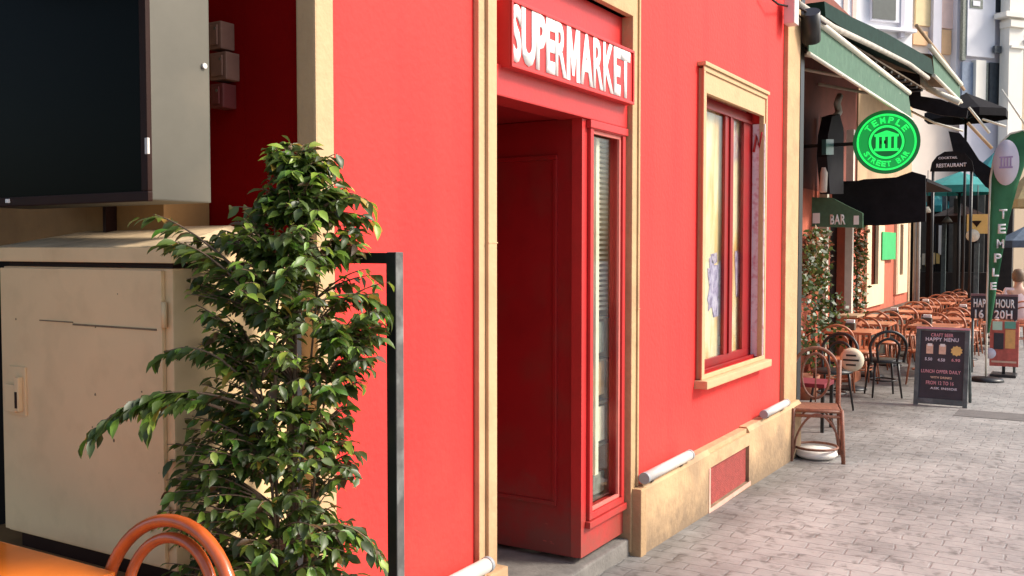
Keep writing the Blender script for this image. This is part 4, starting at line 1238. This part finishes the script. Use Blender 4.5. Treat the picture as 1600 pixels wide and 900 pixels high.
# rear leg frame
rear = MB()
for u in (0.03, .97):
    yy = y0 + (y1 - y0) * u
    rear.tube([(XB + lean + .02, yy, zt_ - .02), (XB + lean + .32, yy, g_)], .018, 6)
rear.box(XB + lean + .2, XB + lean + .22, y1, y0, g_ + .3, g_ + .36)
obj('rear_leg', rear, 'board_fr', MBd)
wB = y1 - y0
def btext(s, u, v, wu, hv, m, k=.0155): return text('lettering', s, M[m], MBd, bp(u, v, k), (0, -1, 0), (lean, 0, zt_ - g_), abs(wB) * wu, (zt_ - g_) * hv, .002, .03)
btext('CRAFT BEER', .28, .875, .42, .045, 'pink')
btext('HAPPY MENU', .18, .815, .62, .05, 'pale')
btext('5.50', .18, .56, .14, .04, 'pale'); btext('4.50', .42, .555, .14, .04, 'pale'); btext('6.90', .68, .56, .16, .04, 'pink')
btext('LUNCH OFFER DAILY', .12, .40, .74, .045, 'pink')
btext('WITH DRINKS', .3, .33, .4, .03, 'peach')
btext('FROM 12 TO 16', .22, .25, .52, .05, 'pink')
btext('ASK INSIDE', .3, .19, .5, .03, 'pale')
for u, m_ in ((.20, 'peach'), (.44, 'peach')):
    obj('drink_picture', bslab(u, u + .13, .65, .77, .0155, .018), m_, MBd)
    obj('drink_picture', bslab(u + .02, u + .11, .75, .785, .0182, .0195), 'white', MBd)
# burst shaped picture
mb = MB(); vs = []
for i in range(20):
    a = 2 * math.pi * i / 20; r_ = 1 if i % 2 else .8
    vs.append(bp(.77 + .115 * r_ * math.cos(a), .70 + .07 * r_ * math.sin(a), .0155))
mb.slab(vs, (-1, 0, .2), .003); obj('food_picture', mb, 'yellow', MBd)

# happy hour board and red poster stand behind it
XH = 15.2
HB = thing('chalk_sign', 'dark sign board reading HAPPY HOUR 16 - 20 behind the flag', 'sign', (XH, -1.2, gz(12)))
p, q = onX(1517, 462, XH), onX(1590, 500, XH)
obj('board', MB().box(XH, XH + .03, q.y, p.y, q.z, p.z, .005), 'navy', HB)
obj('rim', MB().box(XH - .004, XH + .034, q.y, p.y, p.z + .001, p.z + .03), mat('mauve rim', (.25, .14, .15), .6, .1), HB)
for (s, a, b, y0_, y1_) in (('HAPPY HOUR', 1521, 1586, 468, 480), ('16 - 20H', 1523, 1582, 485, 497)):
    P_, Q_ = onX(a, y1_, XH - .002), onX(b, y0_, XH - .002)
    text('lettering', s, M['white'], HB, P_, (0, -1, 0), (0, 0, 1), P_.y - Q_.y, Q_.z - P_.z, .004, .03)
mb = MB()
for yy in (p.y - .03, q.y + .03): mb.tube([(XH + .015, yy, gz(12)), (XH + .015, yy, q.z)], .018, 6)
obj('leg', mb, 'board_fr', HB)
XR = 14.9
PS = thing('poster_stand', 'red and orange poster stand below the happy hour sign', 'poster stand', (XR, -1.3, gz(12)))
p, q = onX(1547, 501, XR), onX(1591, 574, XR)
obj('panel', MB().box(XR, XR + .03, q.y, p.y, q.z, p.z, .006), 'poster_red', PS)
sgn(1551, 1566, 502, 516, XR - .002, mat('mint print', (.5, .7, .55), .6), PS); sgn(1570, 1587, 502, 514, XR - .002, mat('green print', (.15, .4, .3), .6), PS)
sgn(1571, 1586, 515, 545, XR - .002, 'poster_or', PS); sgn(1553, 1568, 520, 546, XR - .002, 'navy', PS)
sgn(1549, 1588, 563, 568, XR - .002, 'peach', PS)
mb = MB()
cq = onX(1547, 552, XR - .01)
mb.lathe((0, 0, 0), [(0, 0), (.075, 0), (.075, .01), (0, .01)], 20)
bmesh.ops.transform(mb.b, matrix=Matrix.Translation(cq) @ Matrix.Rotation(R_(-90), 4, 'Y'), verts=mb.b.verts)
obj('round_badge', mb, 'pale', PS)
obj('base', MB().box(XR - .12, XR + .25, q.y + .02, p.y - .02, gz(12), gz(12) + .04, .01), 'black', PS)
obj('leg', MB().box(XR + .005, XR + .025, (p.y + q.y) / 2 - .02, (p.y + q.y) / 2 + .02, gz(12) + .04, q.z), 'black', PS)

# ============================================================ FEATHER FLAG
XF = 14.3
FL = thing('feather_flag', 'tall green feather flag with pale round emblem and white letters', 'flag', (XF, -1.0, gz(12)))
lft = [(1543, 520), (1544, 460), (1546, 400), (1547, 340), (1549, 280), (1555, 245), (1566, 222), (1580, 209), (1600, 204), (1622, 208)]
rgt = [(1546, 520), (1556, 460), (1566, 400), (1577, 340), (1590, 290), (1600, 262), (1607, 245), (1612, 232), (1616, 222), (1622, 212)]
mb = MB(); prev = None
for (a, b) in zip(lft, rgt):
    row = []
    for k in range(7):
        t = k / 6; P_ = onX(a[0] + (b[0] - a[0]) * t, a[1] + (b[1] - a[1]) * t, XF)
        row.append(mb.b.verts.new(P_ + Vector((.035 * math.sin(t * 5 + a[1] * .03), 0, 0))))
    if prev:
        for k in range(6): f = mb.b.faces.new([prev[k], prev[k + 1], row[k + 1], row[k]]); f.smooth = True
    prev = row
so = obj('cloth', mb, 'flag', FL)
md = so.modifiers.new('thick', 'SOLIDIFY'); md.thickness = .004
obj('pole', MB().tube([Vector((XF + .01, onX(1543, 520, XF).y + .01, gz(12) + .03))] + [onX(x - 1.5, y, XF + .01) for x, y in lft], .014, 8), 'white_bar', FL)
obj('base', MB().lathe((XF, onX(1543, 520, XF).y, gz(12)), [(0, 0), (.22, 0), (.2, .04), (.03, .06), (0, .06)], 20), 'black', FL)
ce = onX(1572, 254, XF - .06)
mb = MB(); mb.lathe((0, 0, 0), [(0, 0), (1, 0), (1, .004), (0, .004)], 28)
bmesh.ops.transform(mb.b, matrix=Matrix.Translation(ce) @ Matrix.Rotation(R_(-90), 4, 'Y') @ Matrix.Diagonal((.30, .155, 1, 1)), verts=mb.b.verts)
em = obj('round_emblem', mb, 'pale', FL)
M['lilac'] = mat('lilac print', (.42, .3, .5), .6)
mb = MB(); cx = ce + Vector((-.008, 0, 0))
for k in (-.055, -.018, .018, .055): mb.box(cx.x - .003, cx.x, cx.y + k - .008, cx.y + k + .008, cx.z - .05, cx.z + .06)
mb.box(cx.x - .003, cx.x, cx.y - .08, cx.y + .08, cx.z - .075, cx.z - .052); mb.box(cx.x - .003, cx.x, cx.y - .08, cx.y + .08, cx.z + .062, cx.z + .08)
obj('emblem_columns', mb, 'lilac', FL)
for k, (chh, x, y, sz) in enumerate((('T', 1565, 334, 15), ('E', 1563, 357, 15), ('M', 1561, 380, 14), ('P', 1557, 402, 14), ('L', 1554, 424, 13), ('E', 1551, 445, 12))):
    P_ = onX(x - 4, y + 8, XF - .055)
    u = sz / F * (P_ - CAM).dot(FW)
    text('letter', chh, M['white'], FL, P_, (.0, -1, .0), (0, 0, 1), u * .75, u, .003, .03)

# ============================================================ FAR TERRACE
def umbrella(lab, px, ytop, ybot, wpx, X, m, cat='umbrella'):
    c = onX(px, ytop, X); b = onX(px, ybot, X); r = wpx / F * (c - CAM).dot(FW)
    t = thing('parasol', lab, cat, (X, c.y, gz(12)), 0, 'parasols on the far terrace')
    n = 8; mb = MB(); top = mb.b.verts.new((X, c.y, c.z)); rim = [mb.b.verts.new((X + r * math.cos(2 * math.pi * k / n + .4), c.y + r * math.sin(2 * math.pi * k / n + .4), b.z)) for k in range(n)]
    lo_ = [mb.b.verts.new(v.co - Vector((0, 0, .16))) for v in rim]
    for k in range(n): mb.b.faces.new([top, rim[k], rim[(k + 1) % n]]); mb.b.faces.new([rim[k], lo_[k], lo_[(k + 1) % n], rim[(k + 1) % n]])
    obj('canopy', mb, m, t)
    obj('pole', MB().tube([(X, c.y, gz(12)), (X, c.y, c.z)], .03, 8), 'black', t)
    mb = MB()
    for k in range(n): mb.tube([(X, c.y, b.z - .15), tuple((rim_ := Vector((X + r * .7 * math.cos(2 * math.pi * k / n + .4), c.y + r * .7 * math.sin(2 * math.pi * k / n + .4), b.z + (c.z - b.z) * .28))))], .012, 5)
    obj('ribs', mb, 'black', t)
    return t
umbrella('teal parasol with pale lit rim, behind the arched black sign', 1500, 268, 292, 62, 24, M['teal'])
umbrella('teal parasol, lower and smaller, left of the black poles', 1462, 300, 322, 30, 27, M['teal'])
umbrella('teal parasol half hidden behind the flag top', 1556, 236, 268, 34, 26, M['teal'])
umbrella('black parasol above the flag, under the drainpipe', 1510, 145, 176, 62, 23, M['black_fab'])
umbrella('tan striped parasol at the right edge behind the flag', 1612, 262, 312, 42, 22, mat('tan canvas', (.45, .36, .18), .8, .2))
umbrella('slate blue parasol, low at the right edge behind the flag', 1604, 352, 376, 44, 25, mat('slate canvas', (.12, .16, .22), .8, .3))
umbrella('dark brown parasol over the deep terrace by the yellow poster', 1500, 318, 338, 44, 25.5, M['bezel'])

# black arched sign
XS = 21.5
AS = thing('arched_sign', 'black arched sign with two lines of pale lettering, COCKTAIL and RESTAURANT', 'sign', (XS, .3, 2.6))
pts = [tuple(onX(px, py, XS)) for px, py in [(1453, 268), (1456, 254), (1464, 244), (1476, 237), (1492, 236), (1508, 240), (1519, 252), (1522, 268)]]
obj('board', MB().slab(pts, (1, 0, 0), .05), 'black_fab', AS)
for (s, a, b, y0_, y1_) in (('COCKTAIL', 1466, 1496, 244, 249), ('RESTAURANT', 1463, 1510, 254, 262)):
    P_, Q_ = onX(a, y1_, XS - .002), onX(b, y0_, XS - .002)
    text('lettering', s, M['pale'], AS, P_, (0, -1, 0), (0, 0, 1), P_.y - Q_.y, Q_.z - P_.z, .004, .03)
mb = MB()
for px in (1458, 1518): r0 = onX(px, 262, XS + .03); mb.tube([(XS + .06, r0.y, gz(12)), (XS + .06, r0.y, r0.z)], .03, 6)
obj('post', mb, 'black', AS)
# black sail
SA = MB().slab([tuple(onX(px, py, 22.3)) for px, py in [(1482, 205), (1500, 208), (1512, 222), (1530, 250), (1562, 272), (1562, 305), (1540, 292), (1515, 262), (1490, 240)]], (1, 0, 0), .05)
tag(obj('black_sail', SA, 'black_fab'), 'black canvas sail sloping down to the flag', 'awning')
# white folding struts
def strut(lab, pts, X, r=.02, m='white_bar'):
    t = obj('awning_strut', MB().tube([onX(px, py, X) for px, py in pts], r, 6), m)
    return tag(t, lab, 'strut', 'struts of the awnings')
strut('long cream strut running down to the flag top', [(1514, 168), (1546, 208)], 20, .028)
strut('cream strut pointing right, above the flag', [(1535, 186), (1572, 198)], 20, .022)
strut('thin cream strut left of the black sail', [(1420, 172), (1460, 192), (1505, 205)], 19, .022)
strut('beige strut dropping beside the long cream one', [(1512, 192), (1550, 232)], 21, .035, 'beige')
strut('white strut at the right edge slanting from the drainpipe', [(1565, 140), (1612, 210)], 22, .022)
# curled white and dark cassette end
ce_ = MB().tube([onX(px, py, 17) for px, py in [(1438, 116), (1441, 128), (1450, 138), (1466, 146), (1500, 160)]], .05, 8)
tag(obj('curved_bracket', ce_, 'white_bar'), 'white curved bracket under the second pale green awning', 'bracket')
DR = MB().slab([tuple(onX(px, py, 16.8)) for px, py in [(1395, 108), (1436, 116), (1438, 150), (1470, 155), (1512, 172), (1510, 184), (1470, 180), (1425, 168), (1400, 150)]], (1, 0, 0), .08)
tag(obj('dark_roller', DR, 'black_fab'), 'bundled black canvas behind the pale green awnings', 'awning')

# deep dark bar front
XD = 27
BF = thing('bar_front', 'dark timber bar front with shelves at the back of the terrace', 'bar', (XD, .5, gz(12)))
p, q = onX(1425, 290, XD), onX(1580, 465, XD)
M['dkwood'] = mat('dark brown timber', (.022, .014, .012), .6, .5, 6)
obj('wall', MB().box(XD, XD + .3, q.y, p.y, gz(12), p.z), 'dkwood', BF)
obj('side_wall', MB().box(XD - 5.5, XD, p.y, p.y + .2, gz(12), p.z), 'dkwood', BF)
for k, px in enumerate((1442, 1488, 1532)):
    r0 = onX(px, 400, XD - .2); obj('post', MB().box(XD - .3, XD - .1, r0.y - .08, r0.y + .08, gz(12), p.z), mat('grey post %d' % k, (.10, .095, .08), .7, .3), BF)
for k, (a, b, y0_, y1_, m_) in enumerate(((1441, 1450, 396, 414, 'goods_w'), (1446, 1452, 396, 416, 'yellow'), (1456, 1461, 395, 413, 'goods_y'), (1463, 1468, 396, 412, 'yellow'), (1467, 1474, 352, 398, 'white'), (1433, 1439, 402, 420, 'goods_w'))):
    p_, q_ = onX(a, y0_, XD - .4), onX(b, y1_, XD - .4)
    obj('lit_panel', MB().box(XD - .42, XD - .4, q_.y, p_.y, q_.z, p_.z), m_, BF)
obj('counter', MB().box(XD - .7, XD - .35, q.y + .5, p.y - .3, gz(12), 1.0, .02), 'dkwood', BF)

# yellow poster with emblem
YP = thing('yellow_poster', 'yellow poster with dark emblem hanging left of the flag', 'poster', (22, -1, 1.9))
p, q = onX(1511, 335, 22), onX(1543, 365, 22)
obj('sheet', MB().box(22, 22.02, q.y, p.y, q.z, p.z), 'yellow', YP)
mb = MB().slab([tuple(onX(px, py, 21.995)) for px, py in [(1517, 345), (1534, 345), (1530, 350), (1526, 355), (1522, 350)]], (-1, 0, 0), .006)
obj('emblem', mb, 'bezel', YP)
c_ = onX(1520, 368, 21.9)
mb = MB(); mb.lathe((0, 0, 0), [(0, 0), (.13, 0), (.13, .03), (0, .03)], 20)
bmesh.ops.transform(mb.b, matrix=Matrix.Translation(c_) @ Matrix.Rotation(R_(-90), 4, 'Y'), verts=mb.b.verts)
obj('round_tag', mb, 'goods_w', YP)
obj('hanger', MB().tube([(22.01, (p.y + q.y) / 2, p.z), (22.01, (p.y + q.y) / 2, p.z + .6)], .01, 6), 'black', YP)

# clutter of the deep terrace
for k, (px, y0_, y1_, X, m_) in enumerate(((1452, 300, 455, 24.5, 'bezel'), (1476, 290, 452, 26, 'board_fr'), (1494, 310, 450, 25, 'black'), (1526, 380, 458, 24, 'board_fr'))):
    a_, b_ = onX(px, y0_, X), onX(px, y1_, X)
    tag(obj('terrace_post', MB().box(X, X + .09, a_.y - .05, a_.y + .05, gz(12), a_.z), m_), ['thin brown post left of the white hanging banner', 'grey green post right of the white hanging banner', 'black post left of the yellow poster', 'short grey green post under the yellow poster'][k], 'post', 'posts of the deep terrace')
for k, (px, py, X, r_, m_, lab) in enumerate(((1449, 330, 23, .10, 'goods_w', 'small pale pendant lamp left of the arched sign'), (1480, 345, 24, .12, 'steel', 'small grey pendant lamp under the teal parasols'), (1553, 312, 21, .10, 'goods_w', 'small pale pendant lamp beside the flag pole'))):
    c_ = onX(px, py, X); t = thing('pendant_lamp', lab, 'lamp', c_, 0, 'pendant lamps of the terrace')
    obj('shade', MB().lathe(c_, [(0, .1), (.03, .1), (r_, -.03), (r_ * .95, -.03), (.02, .07)], 14), m_, t)
    obj('cord', MB().tube([c_ + Vector((0, 0, .1)), c_ + Vector((0, 0, .9))], .008, 5), 'black', t)
HS = thing('host_stand', 'orange wooden host stand beside the dark cafe door', 'stand', (13.2, .55, gz(12)))
p, q = onX(1312, 492, 13.2), onX(1336, 560, 13.2)
obj('cabinet', MB().box(13.2, 13.6, q.y, p.y, gz(12), p.z - .03), 'terr_wood', HS)
obj('top', MB().box(13.15, 13.65, q.y - .03, p.y + .03, p.z - .029, p.z, .008), 'beige', HS)
def planter(px, X, Y, h, lab, seed):
    r_ = random.Random(seed); t = thing('planter', lab, 'plant', (X, Y, gz(12)), 0, 'plants along the cafe wall')
    g_ = gz(12)
    obj('pot', MB().lathe((X, Y, g_), [(0, 0), (.12, 0), (.16, .3), (.14, .3), (.13, .26), (0, .26)], 16), 'pot', t)
    b_ = bmesh.new(); cl = b_.loops.layers.float_color.new('tint')
    for i in range(420):
        c = Vector((X + r_.gauss(0, .13), Y + r_.gauss(0, .13), g_ + .3 + r_.random() ** .8 * h))
        d = Vector((r_.uniform(-1, 1), r_.uniform(-1, 1), r_.uniform(-.6, 1))).normalized(); s_2 = d.orthogonal().normalized(); L_ = r_.uniform(.05, .10)
        f = b_.faces.new([b_.verts.new(c + v) for v in (d * 0, d * L_ * .5 + s_2 * L_ * .3, d * L_, d * L_ * .5 - s_2 * L_ * .3)])
        v = r_.uniform(.5, 1.5)
        for l in f.loops: l[cl] = (.04 * v, .08 * v, .02 * v, 1)
    me = bpy.data.meshes.new('leaves'); bmesh.ops.transform(b_, matrix=wmat(t).inverted(), verts=b_.verts); b_.to_mesh(me); b_.free(); me.materials.append(M['leaf'])
    o = bpy.data.objects.new('leaves', me); C.objects.link(o); o.parent = t
a_ = onY(1262, 400, .75); planter(0, a_.x, .75, 1.5, 'tall leafy planter between red shop end and vine', 1)
a_ = onY(1288, 400, .8); planter(0, a_.x, .8, .9, 'shorter leafy planter just left of the dark cafe door', 2)
for k, (X, Y) in enumerate(((12.6, .5), (14.1, -.2), (15.5, .45), (17.0, -.35), (18.4, .4))):
    t = thing('napkin_holder', ['white napkin holder on the nearest wall side table', 'white napkin holder on the second row street side table', 'white napkin holder on the third row wall side table', 'white napkin holder on the fourth row street side table', 'white napkin holder on the fifth row wall side table'][k], 'napkin holder', (X, Y, gz(12) + .75), 0, 'napkin holders on terrace tables')
    obj('box', MB().box(X - .05, X + .05, Y - .06, Y + .06, gz(12) + .75, gz(12) + .84, .01), 'steel', t)
    obj('napkins', MB().box(X - .03, X + .03, Y - .05, Y + .05, gz(12) + .841, gz(12) + .88, .004), 'white', t)

# ============================================================ FAR BUILDINGS
NB = Vector((-.62, -.78, 0)).normalized()
TB = Vector((-NB.y, NB.x, 0))
if TB.y > 0: TB = -TB
def plane_pt(px, py, X, off=0):
    o = onX(1450, 388, X) + NB * off; d = ray(px, py)
    return CAM + d * ((o - CAM).dot(NB) / d.dot(NB))
def block(name, lab, X, px0, px1, m, dep=8, hz=22):
    a, b = plane_pt(px0, 100, X), plane_pt(px1, 100, X)
    t = thing(name, lab, 'building', ((a.x + b.x) / 2, (a.y + b.y) / 2, gz(12)), 0, 'buildings at the end of the street')
    g0 = gz(12); n = Vector((dep, dep * .12, 0))
    q = [Vector((a.x, a.y, 0)), Vector((b.x, b.y, 0)), Vector((b.x, b.y, 0)) + n, Vector((a.x, a.y, 0)) + n]
    obj('wall', MB().hexa([v + Vector((0, 0, g0)) for v in q] + [v + Vector((0, 0, hz)) for v in q]), m, t)
    return t
def frect(par, nm, X, px0, y0, px1, y1, m, th=.08, off=0.001):
    a, b = plane_pt(px0, y0, X, off), plane_pt(px1, y1, X, off)
    n = NB * th
    q = [Vector((a.x, a.y, b.z)), Vector((b.x, b.y, b.z)), Vector((b.x, b.y, b.z)) + n, Vector((a.x, a.y, b.z)) + n]
    dz = Vector((0, 0, a.z - b.z))
    mb = MB().hexa([q[0], q[3], q[2], q[1]] + [v + dz for v in (q[0], q[3], q[2], q[1])])
    bmesh.ops.recalc_face_normals(mb.b, faces=mb.b.faces[:])
    return obj(nm, mb, m, par)
M['greyglass'] = mat('grey glass', (.10, .11, .10), .4, .1)
b1 = block('far_building', 'white far building with a grey window above the awnings', 34, 1200, 1424, 'bw1')
for (x0, x1) in ((1364, 1399), (1300, 1318)):
    for (y0_, y1_) in ((-60, 32),):
        if x0 == 1300: y0_, y1_ = -90, -20
        f = frect(b1, 'window', 34, x0 - 4, y0_ - 6, x1 + 4, y1_ + 5, 'bw1', .12)
        frect(f, 'pane', 34, x0, y0_, x1, y1_, 'greyglass', .02, .125)
frect(b1, 'cornice', 34, 1290, 40, 1424, 48, 'bw1', .25)
frect(b1, 'pink_stripe', 34, 1318, -60, 1323, 30, 'pwall', .04); frect(b1, 'pink_stripe', 34, 1332, -60, 1337, 30, 'pwall', .04)
frect(b1, 'downpipe', 34, 1404, -60, 1408, 60, 'bw3', .15)
b2 = block('far_building', 'peach far building with yellow and orange shutters', 34.3, 1420, 1502, 'bw2')
frect(b2, 'shutter', 34.3, 1430, -60, 1451, 42, 'ywall'); frect(b2, 'shutter', 34.3, 1468, -60, 1486, 46, 'pwall'); frect(b2, 'shutter', 34.3, 1469, 47, 1483, 86, 'owall')
frect(b2, 'pilaster', 34.3, 1453, -60, 1463, 100, 'bw3', .2); frect(b2, 'pilaster', 34.3, 1488, -60, 1500, 130, 'bw1', .25)
frect(b2, 'sign_panel', 34.3, 1424, 48, 1446, 72, 'owall', .1)
b3 = block('far_building', 'grey lilac far building with a ring shaped sign', 33.8, 1501, 1562, 'bw3')
frect(b3, 'sign_panel', 33.8, 1508, -60, 1548, 92, 'bw1', .15)
f = frect(b3, 'sign_mark', 33.8, 1516, -2, 1535, 14, 'goods_g', .02, .155); frect(f, 'sign_mark_inner', 33.8, 1520, 1, 1531, 10, 'bw1', .02, .18)
frect(b3, 'window', 33.8, 1501, 97, 1517, 170, 'winblue'); frect(b3, 'window', 33.8, 1533, 98, 1540, 170, 'goods_g'); frect(b3, 'window', 33.8, 1544, 98, 1561, 172, 'winfar')
frect(b3, 'pilaster', 33.8, 1518, 95, 1532, 175, 'bw4', .2); frect(b3, 'downpipe', 33.8, 1502, -60, 1505, 95, 'goods_g', .12)
frect(b3, 'window', 33.8, 1553, -60, 1563, 20, 'winfar', .05)
b4 = block('far_building', 'ivory far building corner with moulded column and cornice', 33.5, 1562, 1592, 'bw4')
frect(b4, 'column', 33.5, 1566, -60, 1582, 230, 'bw4', .35); frect(b4, 'cornice', 33.5, 1553, 22, 1590, 34, 'bw4', .5)
frect(b4, 'capital', 33.5, 1562, 35, 1587, 48, 'bw4', .45); frect(b4, 'column_base', 33.5, 1564, 74, 1585, 80, 'bw4', .42); frect(b4, 'window', 33.5, 1551, 72, 1561, 84, 'winfar', .1)
b5 = block('far_building', 'tan far building at the right edge', 33.3, 1590, 1760, 'bw5')
frect(b5, 'cornice', 33.3, 1590, 66, 1700, 76, 'bw3', .3)
frect(b5, 'upper_wall', 33.3, 1590, -60, 1700, 66, 'bw3', .1)

# ============================================================ PERSON seated at the right edge
def skin_mesh(pts, edges, rad, sub=2):
    me = bpy.data.meshes.new('sk'); me.from_pydata(pts, edges, []); o = bpy.data.objects.new('sk', me); C.objects.link(o)
    o.modifiers.new('skin', 'SKIN'); s = o.modifiers.new('sub', 'SUBSURF'); s.levels = sub
    for i, r in enumerate(rad): me.skin_vertices[0].data[i].radius = (r, r) if not isinstance(r, tuple) else r
    me.skin_vertices[0].data[0].use_root = True
    dg = bpy.context.evaluated_depsgraph_get(); dg.update()
    m2 = bpy.data.meshes.new_from_object(o.evaluated_get(dg)); bpy.data.objects.remove(o)
    mb = MB(); mb.b.from_mesh(m2)
    for f in mb.b.faces: f.smooth = True
    return mb
XP = 19.0
pc = onX(1592, 440, XP); gp = gz(12)
PE = thing('person', 'person in a pale pink top seated with back turned at the right edge', 'person', (XP, pc.y, gp), R_(20))
W = wmat(PE)
def pm(mb): bmesh.ops.transform(mb.b, matrix=W, verts=mb.b.verts); return mb
P_ = [(0, 0, .50), (-.02, 0, .70), (0, 0, .95), (.02, 0, 1.08), (.03, 0, 1.16), (.05, 0, 1.28),            # 0-5 trunk, neck, head
      (.0, .19, 1.03), (.02, .26, .78), (.25, .22, .72), (.33, .20, .74),                              # left arm
      (.0, -.19, 1.03), (.02, -.26, .78), (.25, -.22, .72), (.33, -.20, .74),
      (.05, .10, .50), (.45, .12, .50), (.45, .12, .10), (.55, .12, .04),
      (.05, -.10, .50), (.45, -.12, .50), (.45, -.12, .10), (.55, -.12, .04)]
E_ = [(0, 1), (1, 2), (2, 3), (3, 4), (4, 5), (2, 6), (6, 7), (7, 8), (8, 9), (2, 10), (10, 11), (11, 12), (12, 13), (0, 14), (14, 15), (15, 16), (16, 17), (0, 18), (18, 19), (19, 20), (20, 21)]
Rr = [(.16, .13), (.15, .12), (.15, .12), (.10, .08), .052, .085, .065, .045, .035, .03, .065, .045, .035, .03, .09, .065, .045, .04, .09, .065, .045, .04]
bd = obj('body', pm(skin_mesh(P_, E_, Rr)), 'skin', PE)
sh_ = obj('shirt', pm(skin_mesh(P_[:4] + [P_[6], P_[7], P_[10], P_[11]], [(0, 1), (1, 2), (2, 3), (2, 4), (4, 5), (2, 6), (6, 7)],
                            [(.18, .15), (.17, .14), (.175, .14), (.105, .09), .085, .062, .085, .062])), 'pinkshirt', PE)
hr = MB(); hr.lathe((0, 0, 0), [(0, .12), (.07, .10), (.105, .03), (.105, -.05), (.08, -.11), (0, -.12)], 16)
bmesh.ops.transform(hr.b, matrix=W @ Matrix.Translation((.02, 0, 1.31)), verts=hr.b.verts)
obj('hair', hr, 'hair', PE)
dup(proto, (XP + .02, pc.y, gp), R_(20), 'reddish bentwood chair under the person in pink')
